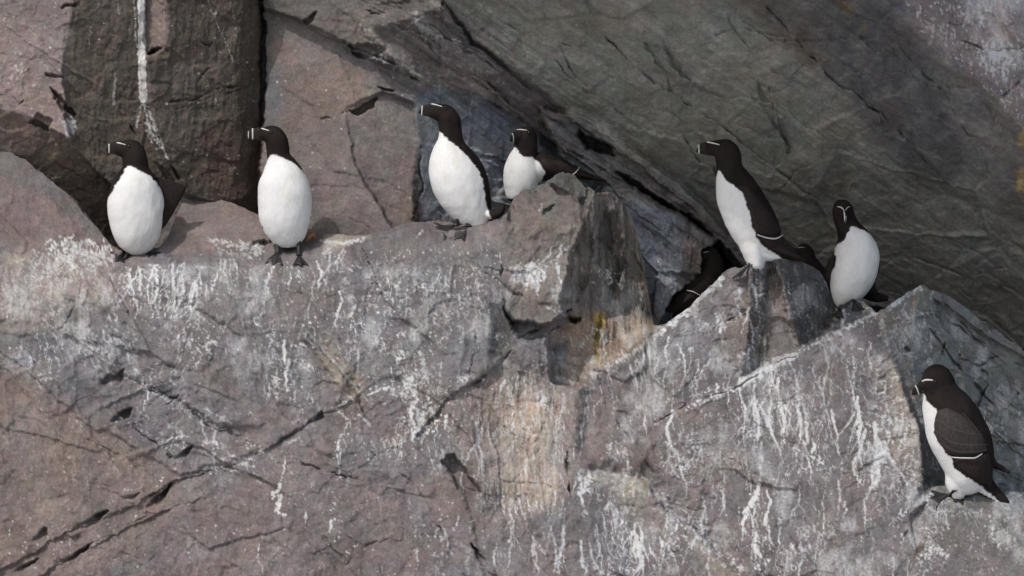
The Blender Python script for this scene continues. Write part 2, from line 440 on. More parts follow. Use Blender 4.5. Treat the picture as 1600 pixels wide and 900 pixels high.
    for c, wd, dp in (([(412, 12), (470, 33), (545, 74), (600, 92), (660, 130), (690, 140)], 2.2, .035), ([(490, 190), (545, 172)], 1.5, .02),
                      ([(580, 92), (640, 118), (700, 160), (760, 190)], 1.6, .02), ([(345, 155), (370, 142), (385, 135), (350, 137)], 2, .03),
                      ([(262, 160), (298, 155), (340, 140)], 1.6, .02), ([(155, 145), (185, 175), (215, 215)], 1.4, .02), ([(190, 165), (205, 180)], 1.4, .02),
                      ([(265, 258), (282, 282)], 1.8, .03), ([(300, 60), (330, 70), (345, 60)], 1.6, .02), ([(270, 118), (305, 130), (330, 100)], 1.4, .015),
                      ([(640, 20), (700, 60), (770, 110), (850, 180), (960, 250)], 2.2, .03), ([(560, 10), (640, 45), (690, 90), (760, 130), (830, 190)], 1.8, .025),
                      ([(655, 225), (660, 290), (645, 345)], 1.8, .03), ([(1010, 70), (1040, 110), (1042, 150)], 1.6, .03), ([(1200, 130), (1210, 190), (1240, 240)], 1.6, .03),
                      ([(880, 230), (960, 280), (1060, 335)], 2, .03), ([(1000, 345), (1060, 400)], 1.5, .02), ([(1320, 315), (1336, 288)], 2.0, .035),
                      ([(1190, 330), (1240, 270), (1330, 230)], 1.3, .012), ([(1290, 200), (1370, 260), (1440, 300)], 1.3, .014), ([(1390, 60), (1480, 150), (1560, 290)], 1.5, .02), ([(1000, 60), (1035, 110), (1050, 160)], 2, .03), ([(1130, 20), (1180, 90), (1230, 120)], 1.6, .02), ([(870, 60), (900, 120), (960, 160)], 1.6, .02), ([(1060, 200), (1090, 250), (1130, 280)], 2, .03),
                      ([(930, 40), (1020, 130), (1120, 190), (1260, 300), (1340, 340)], 1.8, .03), ([(1170, -20), (1290, 110), (1400, 200), (1520, 330)], 1.8, .03), ([(800, 30), (900, 130), (1010, 210)], 1.6, .025), ([(1250, 330), (1330, 320), (1420, 370)], 1.4, .02), ([(1100, 60), (1160, 40), (1230, 60)], 1.4, .02), ([(760, 20), (830, 60), (900, 70)], 1.5, .02), ([(1420, 400), (1500, 430), (1590, 420)], 2, .03), ([(1240, 380), (1300, 400)], 2, .03), ([(1340, 90), (1350, 150), (1400, 220)], 1.4, .02),
                      ([(1500, 60), (1540, 80), (1600, 75)], 2, .03), ([(1560, 150), (1600, 120)], 2, .03), ([(1480, 30), (1540, 45), (1600, 30)], 1.6, .02), ([(27, 170), (40, 155)], 2, .02)):
        f.crack(c, wd, dp)
    f.step([(690, 130), (780, 165), (900, 250), (990, 320)], .03, 45)
    f.step([(830, 150), (1000, 262), (1100, 340)], .03, 30)
    f.step([(760, 140), (850, 215), (930, 275)], .025, 30)
    # fibre and smoothness
    f.fibre([(105, -60), (225, -60), (250, 250), (262, 310), (150, 300), (112, 200)], .2)
    f.fibre([(270, -60), (411, -60), (411, 330), (290, 300), (250, 200)], .22)
    f.fibre([(1065, 345), (1110, 375), (1095, 440), (1060, 460)], .6)
    f.smooth([(411, 20), (545, 76), (690, 150), (690, 360), (411, 370)], .55)
    f.smooth([(1000, -60), (1400, -60), (1620, 300), (1620, 540), (1300, 460), (1000, 250)], 1.25)
    # colours
    f.col[:] = lin(118, 110, 108)
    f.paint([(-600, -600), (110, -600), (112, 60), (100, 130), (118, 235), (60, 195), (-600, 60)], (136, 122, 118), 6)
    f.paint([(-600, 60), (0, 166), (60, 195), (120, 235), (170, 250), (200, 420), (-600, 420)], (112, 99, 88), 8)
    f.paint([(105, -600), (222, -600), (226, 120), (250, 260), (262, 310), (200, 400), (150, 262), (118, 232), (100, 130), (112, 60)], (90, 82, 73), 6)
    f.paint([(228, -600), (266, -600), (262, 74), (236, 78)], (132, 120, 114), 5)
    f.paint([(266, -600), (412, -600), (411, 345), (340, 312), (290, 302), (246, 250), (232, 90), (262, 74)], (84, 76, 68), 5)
    f.paint([(300, 200), (390, 190), (400, 330), (330, 310)], (92, 72, 62), 20, .7, .4)
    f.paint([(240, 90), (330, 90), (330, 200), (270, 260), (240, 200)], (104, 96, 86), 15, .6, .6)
    f.paint([(411, 12), (545, 76), (700, 148), (700, 300), (660, 400), (411, 400)], (120, 111, 107), 5)
    f.paint([(430, 60), (540, 100), (580, 170), (500, 190), (440, 180)], (132, 115, 105), 25, .6, .5)
    f.paint([(500, 260), (640, 250), (640, 340), (500, 350)], (136, 120, 116), 25, .7, .5)
    f.paint([(411, 80), (440, 100), (440, 200), (411, 200)], (112, 112, 114), 10, .7)
    f.paint([(412, -600), (640, -600), (690, 60), (700, 146), (545, 74), (412, 8)], (114, 107, 101), 6)
    f.paint([(480, 60), (620, 90), (720, 160), (700, 230), (640, 160), (540, 95)], (108, 108, 112), 16, .6, .3)
    f.paint([(655, 150), (700, 120), (830, 200), (960, 300), (1010, 420), (1000, 600), (640, 600), (655, 345)], (124, 130, 138), 10)
    f.paint([(690, 230), (800, 240), (800, 330), (690, 330)], (146, 154, 162), 20, .7, .5)
    f.paint([(560, 20), (640, 30), (780, 110), (840, 190), (760, 160), (640, 100)], (140, 132, 126), 14, .8, .7)
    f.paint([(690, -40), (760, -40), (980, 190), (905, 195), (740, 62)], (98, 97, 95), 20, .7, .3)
    f.paint(OV, (138, 136, 127), 10)
    f.paint([(760, -60), (1090, -60), (1290, 200), (1350, 400), (1250, 400), (1000, 240), (850, 110)], (142, 141, 128), 40, .85, .6)
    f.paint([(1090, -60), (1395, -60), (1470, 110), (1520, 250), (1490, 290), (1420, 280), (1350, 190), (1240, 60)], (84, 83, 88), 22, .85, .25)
    f.paint([(1130, -20), (1200, -20), (1300, 90), (1270, 120)], (98, 82, 68), 20, .6, .5)
    f.paint([(1400, 0), (1480, 95), (1610, 215), (1700, 420), (1540, 300), (1470, 120)], (122, 116, 118), 26, .7, .3)
    f.paint([(1200, 270), (1330, 260), (1330, 300), (1220, 300)], (100, 84, 70), 16, .6, .6)
    f.paint([(850, 190), (905, 200), (1175, 425), (1150, 440), (1040, 335), (960, 300)], (110, 108, 107), 8)
    f.paint([(945, 296), (1062, 335), (1066, 400), (1060, 470), (1040, 520), (980, 330)], (120, 127, 136), 6)
    f.paint([(1020, 345), (1062, 345), (1064, 400), (1030, 395)], (140, 144, 150), 12, .7, .6)
    f.paint([(1000, -2000), (1395, -10), (1440, 45), (1480, 95), (1560, 150), (1610, 215), (1700, 300), (3000, 600), (3000, -2000)], (134, 121, 118), 8)
    f.paint([(1500, -30), (1640, -30), (1640, 120), (1540, 90)], (196, 188, 186), 22, .85, .7)
    for P in ([(1308, 0), (1330, 4), (1336, 22), (1318, 18)], [(1345, 42), (1356, 44), (1354, 52), (1346, 50)]):
        f.paint(P, (130, 104, 60), 3, .7, .4)
    for P in ([(1586, 205), (1606, 200), (1606, 226), (1590, 226)], [(1585, 262), (1606, 258), (1606, 306), (1590, 300)]):
        f.push(P, -.025, 4); f.paint(P, (176, 150, 96), 4, 1)
        f.paint([(x + 4, y + 4) for x, y in P], (196, 186, 160), 4, .5, .6)
    f.strata([(560, -60), (700, -60), (900, 150), (1060, 300), (1180, 420), (1080, 460), (960, 330), (840, 250), (700, 170), (600, 110)], 1.3)
    f.strata([(720, -60), (1400, -60), (1640, 260), (1640, 560), (1300, 480), (1000, 260)], .28)
    f.strata([(690, 160), (960, 300), (1000, 420), (690, 340)], .5)
    f.big[:] = np.where(px > 690, 1.15, .35)
    f.paint([(590, 70), (640, 75), (700, 120), (760, 128), (735, 150), (660, 130)], (168, 158, 152), 8, .75, .5)
    f.paint([(640, 15), (690, 40), (740, 90), (790, 130), (760, 120), (690, 70)], (164, 158, 154), 8, .7, .6)
    f.paint([(720, 60), (800, 110), (830, 160), (790, 150)], (96, 98, 106), 14, .7, .4)
    # broad blotching of the rock
    n = fbm(px / 70, py / 70, 5, 300); f.col *= (1 + .20 * n)[..., None]
    n = fbm(px / 18, py / 18, 4, 310); f.col *= (1 + .14 * n)[..., None]
    a, b = rot(px, py, 34)
    n = fbm(a / 90, b / 8, 4, 320, .6); f.col *= (1 + (.16 + .34 * np.clip(f.lay, 0, 1)) * n * (px > 560))[..., None]
    n = fbm(px / 6, py / 60, 4, 330); f.col *= (1 + .5 * n * f.fib)[..., None]
    n = fbm(px / 40, py / 40, 4, 340)[..., None]; f.col *= (1 + n * np.array([.09, 0, -.10]))
    n = fbm(px / 17, py / 17, 4, 345)[..., None]; f.col *= (1 + n * np.array([-.05, .08, -.01]))
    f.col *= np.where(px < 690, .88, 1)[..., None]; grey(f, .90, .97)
    relief(f, 4)
build_back(B)

GB = Canvas(3)
for k in range(5): GB.path([(221, -20), (222, 60), (222.5, 120), (224, 158)], 4.6 - .3 * k, 1.8, 1.0, .0)
GB.path([(208, -20), (212, 60), (220, 110), (222, 140)], 1.3, .7, .8, .2)
GB.path([(182, -10), (187, 25)], 1.2, .5, .5, .3)
for q in ((226, 158, 250, 230), (224, 158, 238, 225), (228, 170, 232, 220), (222, 158, 212, 200), (232, 170, 262, 250), (226, 190, 246, 226)):
    GB.path([(q[0], q[1]), ((q[0] + q[2]) / 2 + 1, (q[1] + q[3]) / 2), (q[2], q[3])], 1.4, .75, .9, .25)
GB.path([(325, 0), (340, 40), (353, 65), (365, 98)], .9, .7, .4, .3); GB.path([(360, 0), (368, 40), (372, 80)], .8, .5, .4, .4)
GB.path([(283, 245), (300, 275), (308, 300)], 1, .6, .6, .4); GB.path([(180, 115), (178, 165)], 2.4, .3, .8, .2)
GB.path([(138, 70), (143, 40)], 1, .5, .5, .3)
GB.fill([(0, 0), (100, 0), (100, 200), (0, 170)], 60, .6, (2, 8), (.6, 1.6), 0, .75)
GB.splash(108, 192, 12, 40, .8); GB.splash(25, 110, 16, 18, .5)
GB.fill([(120, 0), (400, 0), (400, 310), (260, 300)], 130, .5, (3, 14), (.5, 1.1), 0, .55)
GB.fill([(412, 30), (690, 150), (690, 345), (412, 345)], 60, .6, (2, 8), (.5, 1.3), .1, .8)
GB.path([(575, 85), (640, 110), (700, 140)], 3, .30, 4, .4); GB.path([(560, 45), (650, 100), (690, 130)], 2.5, .30, 4, .4)
GB.path([(645, 20), (660, 45), (690, 60)], 3.5, .4, 3, .4); GB.fill([(640, 30), (780, 110), (820, 170), (700, 120)], 60, .4, (3, 12), (.6, 1.5), .8, .4)
GB.fill([(700, 170), (860, 230), (800, 330), (690, 330)], 60, .25, (8, 40), (.8, 2.0), .1, .2)
GB.fill([(1010, 350), (1064, 350), (1060, 460), (1030, 480)], 60, .45, (8, 30), (.6, 1.4), .3, .2)
GB.path([(1020, 395), (1050, 440), (1055, 465)], 1.4, .6, 1.5, .3); GB.path([(1040, 350), (1050, 380)], 1.5, .5, 2, .3)
GB.path([(880, 232), (930, 255), (960, 285)], 1.6, .35, 3, .5)
GB.fill([(850, 0), (1350, 0), (1500, 400), (1200, 380)], 80, .3, (2, 6), (.5, 1.0), .3, .8)
GB.fill([(1410, 0), (1610, 0), (1610, 200), (1480, 90)], 220, .9, (4, 16), (.6, 1.8), .25, .45)
GB.splash(1560, 85, 36, 190, 1, .3); GB.splash(1530, 15, 34, 130, .9, .3); GB.splash(1470, 45, 24, 30, .6, .3)
bg_ = GB.sample(BX + 1.2 * fbm(BX / 6, BY / 6, 2, 91), BY)
X, Y, Z = at(BX, BY, B.D)
is_ov = (BX > 700) & (polydist(BX, BY, [(655, -2000), (690, -10), (740, 62), (830, 130), (905, 190), (1000, 255), (1080, 315), (1190, 395), (1300, 430), (1440, 475), (1630, 560), (3000, 1000), (3000, -2000)]) > 0)
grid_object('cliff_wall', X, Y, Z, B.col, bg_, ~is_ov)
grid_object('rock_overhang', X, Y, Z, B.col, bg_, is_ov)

# ================================================================== THE FRONT: ledge, wedged block, right-hand outcrop
RIDGE = [(-1200, 60), (-300, 120), (0, 226), (40, 250), (120, 315), (172, 382), (186, 391), (250, 387), (262, 370), (278, 330), (293, 301), (340, 308), (400, 333), (416, 346), (470, 362), (560, 369),
         (610, 358), (640, 347), (700, 346), (784, 342), (794, 328), (804, 304), (850, 287), (880, 268), (897, 272), (912, 290), (926, 300), (955, 303), (972, 318), (986, 332),
         (996, 370), (1008, 420), (1015, 470), (1021, 508), (1040, 510), (1075, 480), (1100, 455), (1128, 428), (1148, 418), (1200, 412), (1222, 405), (1262, 411), (1285, 432),
         (1300, 462), (1309, 487), (1318, 479), (1335, 467), (1352, 468), (1370, 484), (1386, 478), (1420, 456), (1437, 447), (1470, 462), (1520, 490), (1560, 520), (1600, 552), (1700, 620), (2000, 760), (2900, 900)]
fx = axis(-30, 1630, STEP, 1100)
rz = np.interp(fx, [p[0] for p in RIDGE], [p[1] for p in RIDGE])
rz = rz + sstep(1290, 1330, fx) * (9 * (fbm(fx / 38, fx * 0 + 5, 3, 405)) + 5 * (np.floor(vnoise(fx / 15, fx * 0 + 1, 406) * 4) / 4 - .5)) + sstep(786, 800, fx) * sstep(1300, 1280, fx) * 5 * (np.floor(vnoise(fx / 13, fx * 0 + 2, 407) * 4) / 4 - .5)
rz = rz + 2.2 * fbm(fx / 14, fx * 0 + 3, 4, 401) + 1.0 * fbm(fx / 4, fx * 0 + 8, 2, 402)
BOT = 930
NF = 372; NT = 26
t = np.linspace(0, 1, NF)
tb = np.linspace(1, 0, 14)[:-1]                     # below the frame, coarser
FX = np.repeat(fx[None], NF, 0)
FY = rz[None] + (BOT - rz[None]) * t[:, None]
ex = (1.16 ** np.arange(1, 32)) * 2.5; ex = np.cumsum(ex)
FX = np.concatenate([FX, np.repeat(fx[None], len(ex), 0)]); FY = np.concatenate([FY, BOT + ex[:, None] + 0 * fx[None]])
LEDGE = [(-1200, 300), (0, 428), (120, 424), (200, 420), (300, 412), (400, 404), (500, 392), (600, 372), (650, 360), (790, 356)]

def build_front(f):
    px, py = f.px, f.py
    led = np.interp(px, [p[0] for p in LEDGE], [p[1] for p in LEDGE]) + 3 * fbm(px / 18, px * 0, 3, 410) + 11 * fbm(px / 60, py / 90, 3, 412)
    # main face leans back a little; the ledge on top of it runs back to the wall
    face = -.00055 * (py - led) - .05 * sstep(0, 40, py - led)
    top = np.clip(led - py, 0, None) * .0055
    f.D[:] = np.where(py > led, face, np.minimum(top, .42))
    f.facet([(-2000, 40), (0, 215), (60, 250), (186, 395), (160, 420), (0, 424), (-2000, 330)], (90, 400), .06, .0002, -.0017, 5)
    f.facet([(250, 390), (262, 366), (293, 290), (345, 296), (420, 340), (420, 372), (330, 392), (270, 398)], (330, 385), .12, -.0003, -.0030, 4)
    # broad planes of the face
    f.push([(-2000, 540), (0, 545), (130, 655), (285, 742), (410, 702), (330, 760), (100, 900), (-200, 1100), (-2000, 1200)], .012, 3)
    f.push([(60, 500), (190, 580), (300, 640), (415, 705), (520, 640), (560, 560), (480, 470), (200, 440)], -.012, 4)
    f.push([(410, 705), (530, 640), (640, 690), (720, 760), (760, 900), (300, 960), (150, 900), (285, 770)], -.004, 4, -.00003, 0)
    f.push([(0, 425), (130, 428), (190, 560), (130, 640), (-50, 560)], -.006, 14)
    f.push([(470, 520), (570, 590), (580, 660), (540, 620), (500, 560)], -.012, 5, .0004)
    # the block on the ledge
    blk = [(786, 320), (806, 298), (880, 262), (905, 275), (925, 300), (918, 352), (905, 372), (885, 470), (850, 502), (800, 498), (784, 470), (790, 400)]
    f.facet(blk, (850, 420), -.095, -.0002, -.0005, 16)
    f.facet([(800, 300), (880, 262), (906, 275), (928, 300), (912, 345), (850, 350), (800, 352)], (850, 340), -.01, -.0001, -.0034, 4)
    f.facet([(862, 285), (882, 262), (906, 275), (928, 300), (915, 322), (890, 300)], (890, 300), .10, .0012, -.0010, 3)
    f.push([(850, 328), (868, 320), (862, 332), (850, 338)], .03, 2)
    # its schisty right-hand side
    side = [(926, 296), (958, 300), (990, 330), (1030, 540), (1000, 545), (960, 560), (890, 500), (878, 470), (902, 375), (914, 350)]
    f.facet(side, (930, 420), .05, .0019, .0002, 3)
    f.push([(940, 330), (965, 330), (975, 420), (950, 470), (935, 420)], .03, 4); f.push([(905, 375), (925, 360), (920, 430), (900, 470)], .03, 4)
    # hollow under the block
    f.push([(786, 482), (800, 500), (850, 503), (880, 494), (905, 498), (880, 520), (820, 534), (806, 520)], .10, 4)
    f.push([(765, 480), (788, 480), (806, 530), (806, 570), (770, 560)], .03, 8)
    f.crack([(783, 405), (785, 450), (790, 480)], 1.6, .02)
    f.crack([(806, 535), (850, 505), (900, 480)], 3, .04); f.crack([(840, 520), (900, 498)], 3, .04)
    # pale column and the notch to its right
    f.facet([(862, 520), (1000, 492), (1032, 515), (985, 556), (940, 580), (900, 600), (870, 590)], (930, 550), .04, .0010, -.0004, 5)
    f.push([(745, 600), (790, 560), (885, 585), (882, 690), (858, 790), (775, 800), (750, 700)], .03, 16)
    f.push([(692, 720), (706, 712), (750, 765), (738, 772), (716, 766)], .06, 2.5)
    # outcrop on the right
    f.facet([(925, 582), (1040, 508), (1150, 412), (1188, 418), (1172, 520), (1160, 600), (1075, 632), (1000, 680), (920, 700)], (1100, 560), -.13, -.0001, -.0007, 12)
    f.facet([(1178, 405), (1212, 405), (1205, 470), (1190, 600), (1158, 606), (1166, 520)], (1180, 500), -.10, .0022, -.0003, 3)
    f.facet([(1200, 430), (1222, 405), (1250, 540), (1245, 570), (1180, 606)], (1215, 520), -.05, .0004, -.0008, 3)
    f.facet([(1212, 400), (1265, 405), (1290, 432), (1312, 490), (1290, 540), (1250, 560)], (1255, 470), -.02, .0024, -.0005, 3)
    f.facet([(1288, 520), (1312, 482), (1340, 462), (1360, 470), (1384, 482), (1330, 540), (1280, 560)], (1330, 510), -.02, -.0002, -.0016, 3)
    # the large slab in front
    slab = [(1040, 662), (1075, 634), (1160, 600), (1250, 546), (1320, 512), (1386, 474), (1438, 444), (1450, 470), (1400, 540), (1432, 630), (1440, 700), (1450, 760), (1430, 840), (1440, 1400), (900, 1400), (1000, 740)]
    f.facet(slab, (1200, 700), -.25, -.0001, -.0006, 3)
    f.facet([(1384, 476), (1440, 445), (1450, 480), (1428, 545), (1445, 640), (1432, 640), (1400, 560)], (1400, 520), -.13, .0016, -.0006, 5)
    # its shaded right-hand flank
    f.facet([(1438, 440), (1480, 460), (1620, 560), (2900, 900), (2900, 1000), (1640, 800), (1450, 785), (1442, 700), (1436, 630), (1420, 545)], (1440, 600), -.12, .0014, -.0004, 4)
    f.push([(1460, 470), (1600, 560), (1660, 640), (1600, 640), (1520, 570), (1470, 510)], .03, 2.5)
    f.push([(1500, 540), (1560, 570), (1600, 640), (1640, 700), (1560, 690), (1500, 610)], -.02, 2.5)
    for c in ([(1500, 540), (1500, 560), (1528, 572), (1575, 545)], [(1528, 572), (1560, 610), (1600, 640)], [(1440, 500), (1500, 580), (1560, 640)], [(1410, 540), (1440, 580), (1450, 600)], [(1450, 490), (1540, 535), (1600, 580)]):
        f.crack(c, 1.8, .03)
    # shelf under the bird on the right
    f.facet([(1432, 785), (1455, 778), (1500, 778), (1640, 800), (3000, 900), (3000, 1600), (1400, 1600), (1432, 860)], (1500, 800), -.34, -.0001, -.0010, 3)
    f.facet([(1440, 768), (1500, 762), (1640, 776), (1640, 800), (1560, 792), (1440, 784)], (1500, 785), -.31, .0003, -.0028, 4)
    f.push([(1425, 810), (1448, 790), (1446, 850), (1432, 870)], .03, 3)
    # spur along the bottom
    f.push([(885, 745), (1000, 748), (1060, 815), (1165, 905), (1200, 1000), (800, 1000), (860, 820)], -.03, 6, .0001)
    f.step([(1165, 900), (1060, 812), (1000, 750), (900, 740)], .03, 40)
    f.step([(-60, 925), (100, 832), (210, 790), (272, 752), (340, 735)], .012, 46)
    f.step([(20, 925), (110, 872), (240, 805), (330, 770)], .009, 40)
    f.step([(340, 738), (412, 704), (500, 655), (590, 600)], .006, 50)
    f.step([(415, 708), (260, 622), (90, 498)], .022, 40); f.step([(275, 712), (205, 662), (120, 610)], .018, 30)
    f.step([(620, 775), (545, 745), (430, 712)], .016, 30); f.step([(575, 660), (540, 590), (470, 510)], .016, 30)
    f.step([(640, 690), (700, 625), (800, 555)], .014, 40); f.step([(560, 380), (600, 470), (700, 560)], .016, 50)
    # notches
    for P, d in (([(157, 598), (168, 585), (196, 575), (188, 600), (170, 607)], .05), ([(175, 662), (192, 645), (208, 638), (204, 652), (185, 666)], .05),
                 ([(258, 706), (272, 712), (300, 694), (296, 708), (272, 722)], .05), ([(210, 803), (236, 784), (270, 757), (262, 775), (236, 802)], .05),
                 ([(38, 849), (60, 832), (75, 822), (80, 840), (92, 846), (60, 845)], .035), ([(105, 832), (140, 808), (168, 798), (150, 815), (118, 836)], .035),
                 ([(5, 902), (30, 885), (58, 870), (50, 880), (22, 900)], .04), ([(62, 895), (110, 868), (140, 852), (135, 860), (100, 882), (66, 900)], .03),
                 ([(250, 640), (265, 632), (275, 620), (262, 636)], .02), ([(480, 665), (505, 648), (510, 655), (490, 668)], .03), ([(192, 780), (215, 770), (205, 782)], .03),
                 ([(735, 850), (760, 870), (778, 896), (765, 890), (745, 870)], .04), ([(685, 820), (700, 838), (694, 835)], .03)):
        f.push(P, d * .55, 2.0, 0, -.0022)
    for c, wd, dp in (([(180, 580), (260, 622), (330, 665), (412, 704)], 1.5, .022), ([(412, 706), (450, 685), (500, 655), (530, 632)], 1.4, .018), ([(280, 742), (340, 735), (412, 704)], 1.4, .018),
                      ([(0, 890), (100, 825), (210, 790), (270, 755)], 1.2, .012), ([(60, 890), (160, 842), (240, 800)], 1.2, .012), ([(205, 660), (265, 705)], 1.3, .014),
                      ([(440, 715), (545, 745), (600, 770)], 1.5, .02), ([(570, 700), (650, 760), (700, 830)], 1.2, .014), ([(500, 830), (540, 885), (560, 860), (630, 830)], 1.2, .012),
                      ([(1050, 640), (1160, 602), (1250, 548)], 1.8, .03), ([(1135, 505), (1165, 492)], 1.4, .03), ([(1066, 820), (1000, 700), (950, 640)], 1.2, .012), ([(930, 580), (950, 640), (1010, 660), (1060, 640)], 1.3, .016),
                      ([(880, 690), (890, 780)], 2, .03), ([(660, 640), (740, 600), (810, 545)], 1.6, .02), ([(735, 420), (745, 520), (730, 600)], 1.2, .012), ([(1400, 860), (1440, 800)], 1.6, .02), ([(130, 430), (125, 470), (60, 560)], 1.2, .012)):
        f.crack(c, wd, dp)
    for c in ([(1450, 470), (1500, 505), (1560, 560), (1600, 600)], [(1470, 610), (1520, 640), (1600, 720)], [(1480, 520), (1470, 560)], [(1545, 590), (1530, 640)], [(1570, 640), (1590, 610)]): f.crack(c, 1.8, .035)
    f.strata([(1440, 445), (1640, 560), (1640, 800), (1450, 780)], .8)
    f.fibre([(900, 300), (960, 300), (990, 330), (1020, 530), (950, 560), (880, 480)], 1.0)
    f.fibre([(745, 560), (885, 540), (1000, 490), (1030, 515), (900, 600), (880, 700), (858, 795), (760, 800)], .42, 26)
    f.fibre([(1168, 410), (1210, 410), (1200, 580), (1160, 600)], .7); f.fibre([(1215, 405), (1265, 408), (1310, 490), (1270, 550)], .5)
    f.fibre([(500, 520), (575, 600), (580, 660), (520, 600)], .3)
    f.smooth([(790, 270), (930, 290), (905, 372), (880, 490), (800, 495)], 1.7, 10); f.smooth([(1040, 510), (1150, 415), (1320, 470), (1250, 560)], 1.4, 20)
    f.smooth([(1200, 440), (1240, 440), (1245, 560), (1200, 590)], .5)
    f.smooth([(260, 300), (400, 330), (400, 370), (270, 380)], .5)
    # colours
    f.col[:] = lin(122, 113, 111)
    n = sstep(-.5, .5, fbm(px / 150, py / 110, 3, 500))[..., None]
    f.col[:] = lin(126, 115, 112) * n + lin(119, 115, 117) * (1 - n)
    f.paint([(-900, 520), (0, 540), (130, 655), (290, 745), (240, 850), (0, 1000), (-900, 1000)], (130, 114, 106), 30, .9)
    f.paint([(240, 800), (500, 720), (660, 790), (720, 1000), (200, 1000)], (124, 111, 108), 40, .8)
    f.paint([(-900, 30), (0, 215), (60, 250), (186, 395), (160, 420), (0, 380), (-900, 300)], (124, 110, 106), 10)
    f.paint([(0, 222), (60, 250), (190, 390), (120, 350), (50, 298), (0, 282)], (104, 103, 102), 14, .7, .4)  # upper band of the left slab: the lip's shade put into the colour
    f.paint([(250, 390), (293, 295), (345, 300), (420, 340), (420, 380), (270, 398)], (128, 116, 112), 6)
    f.paint([(140, 430), (600, 400), (780, 360), (780, 560), (560, 640), (250, 620)], (124, 120, 120), 40, .7, .4)
    f.paint([(0, 390), (120, 380), (190, 430), (130, 520), (0, 520)], (170, 158, 146), 22, .7, .6)
    f.paint(blk, (128, 119, 113), 28)
    f.paint([(812, 296), (880, 262), (906, 275), (928, 300), (915, 318), (870, 290), (825, 305)], (112, 112, 108), 4)  # darker block top: the overhang's cast shadow painted into the colour
    f.paint(side, (120, 114, 107), 6)
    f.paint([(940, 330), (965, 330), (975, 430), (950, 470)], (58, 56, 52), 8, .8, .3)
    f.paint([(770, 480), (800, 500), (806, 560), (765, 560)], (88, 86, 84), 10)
    f.paint([(862, 520), (900, 500), (1000, 492), (1026, 512), (985, 556), (940, 580), (900, 600), (870, 590)], (164, 142, 122), 12, .95, .25)
    f.paint([(862, 540), (885, 530), (885, 580), (865, 585)], (92, 92, 94), 5, .8)
    f.paint([(745, 600), (790, 560), (885, 585), (882, 690), (858, 790), (775, 800), (750, 700)], (160, 145, 132), 28, .85, .45)
    f.paint([(800, 620), (860, 610), (855, 780), (800, 780)], (186, 168, 151), 26, .75, .45)
    for P, c in (([(928, 490), (946, 488), (944, 530), (938, 575), (926, 568), (930, 530)], (158, 132, 40)), ([(932, 500), (942, 505), (940, 525), (932, 530)], (92, 78, 24))):
        f.paint(P, c, 3, .9, .2)
    f.paint([(1178, 415), (1206, 412), (1198, 580), (1160, 600), (1166, 520)], (88, 84, 80), 5, .9)
    f.paint([(1200, 440), (1220, 420), (1248, 545), (1200, 590)], (134, 124, 119), 5)
    f.paint([(1216, 402), (1265, 405), (1290, 432), (1312, 490), (1290, 540), (1252, 555)], (92, 92, 92), 5)
    f.paint([(1288, 520), (1312, 482), (1360, 470), (1330, 530), (1280, 560)], (104, 108, 112), 5)
    f.paint([(1340, 462), (1360, 466), (1364, 500), (1348, 490)], (130, 128, 112), 4, .8)
    f.paint(slab, (122, 114, 113), 10, .9)
    f.paint([(1372, 490), (1440, 446), (1450, 470), (1410, 545), (1440, 640), (1425, 690), (1385, 570)], (150, 142, 130), 8, .8, .4)
    f.paint([(1360, 560), (1390, 560), (1440, 690), (1430, 760), (1380, 700)], (164, 152, 134), 14, .6, .6)
    f.paint([(1438, 440), (1480, 460), (1640, 560), (1640, 800), (1450, 785), (1442, 700), (1436, 630), (1412, 545)], (120, 123, 120), 5)
    f.paint([(1432, 785), (1500, 778), (1640, 800), (1640, 1000), (1420, 1000)], (118, 112, 110), 8)
    f.paint([(1420, 800), (1450, 790), (1450, 850), (1430, 880)], (92, 76, 66), 6, .7)
    f.paint([(900, 738), (1000, 748), (1060, 815), (1165, 905), (1130, 905), (1020, 830), (960, 775)], (160, 150, 136), 10, .7, .5)
    f.paint([(970, 745), (1010, 748), (1006, 770), (975, 768)], (160, 148, 104), 5, .7, .3)
    f.paint([(505, 520), (570, 595), (575, 650), (530, 610), (490, 550)], (156, 144, 126), 8, .8, .5)
    f.paint([(505, 368), (575, 370), (540, 388), (505, 400)], (182, 172, 154), 5, .7, .3)
    n = fbm(px / 60, py / 60, 5, 520); f.col *= (1 + .20 * n)[..., None]
    n = fbm(px / 16, py / 18, 4, 530); f.col *= (1 + .20 * n)[..., None]
    n = fbm(px / 6, py / 60, 4, 540); f.col *= (1 + .5 * n * f.fib)[..., None]
    n = fbm(px / 36, py / 36, 4, 550)[..., None]; f.col *= (1 + n * np.array([.09, 0, -.10]))
    n = fbm(px / 17, py / 17, 4, 555)[..., None]; f.col *= (1 + n * np.array([-.05, .08, -.01]))
    grey(f, .86, .87)
    f.big[:] = sstep(380, 440, py) * np.where(px < 740, .8, .45)
    # thin grey bloom of weathered droppings
    bl = sstep(0, .55, fbm(px / 34, py / 52, 5, 560)) * sstep(400, 430, py) * np.clip(.25 + .75 * (sstep(640, 520, py + .0 * px) + sstep(880, 1000, px)), 0, 1) * .34
    dens = sstep(-.25, .35, fbm(px / 60, py / 60, 3, 566)) * sstep(395, 425, py) * np.clip(.3 + sstep(640, 520, py) + sstep(880, 1000, px), 0, 1)
    q1 = sstep(.93, .985, 1 - np.abs(fbm(f.wx / 20, f.wy / 34, 4, 570, .55))); q2 = sstep(.94, .99, 1 - np.abs(fbm(f.wx / 11, f.wy / 15, 3, 575, .55)))
    f.bloom = np.maximum(bl, np.maximum(q1 * .85, q2 * .62) * dens * (.15 + .85 * vnoise(px / 10, py / 12, 580)))
    relief(f, -3)

Fd = Field(FX, FY, 17)
build_front(Fd)

GF = Canvas(8)
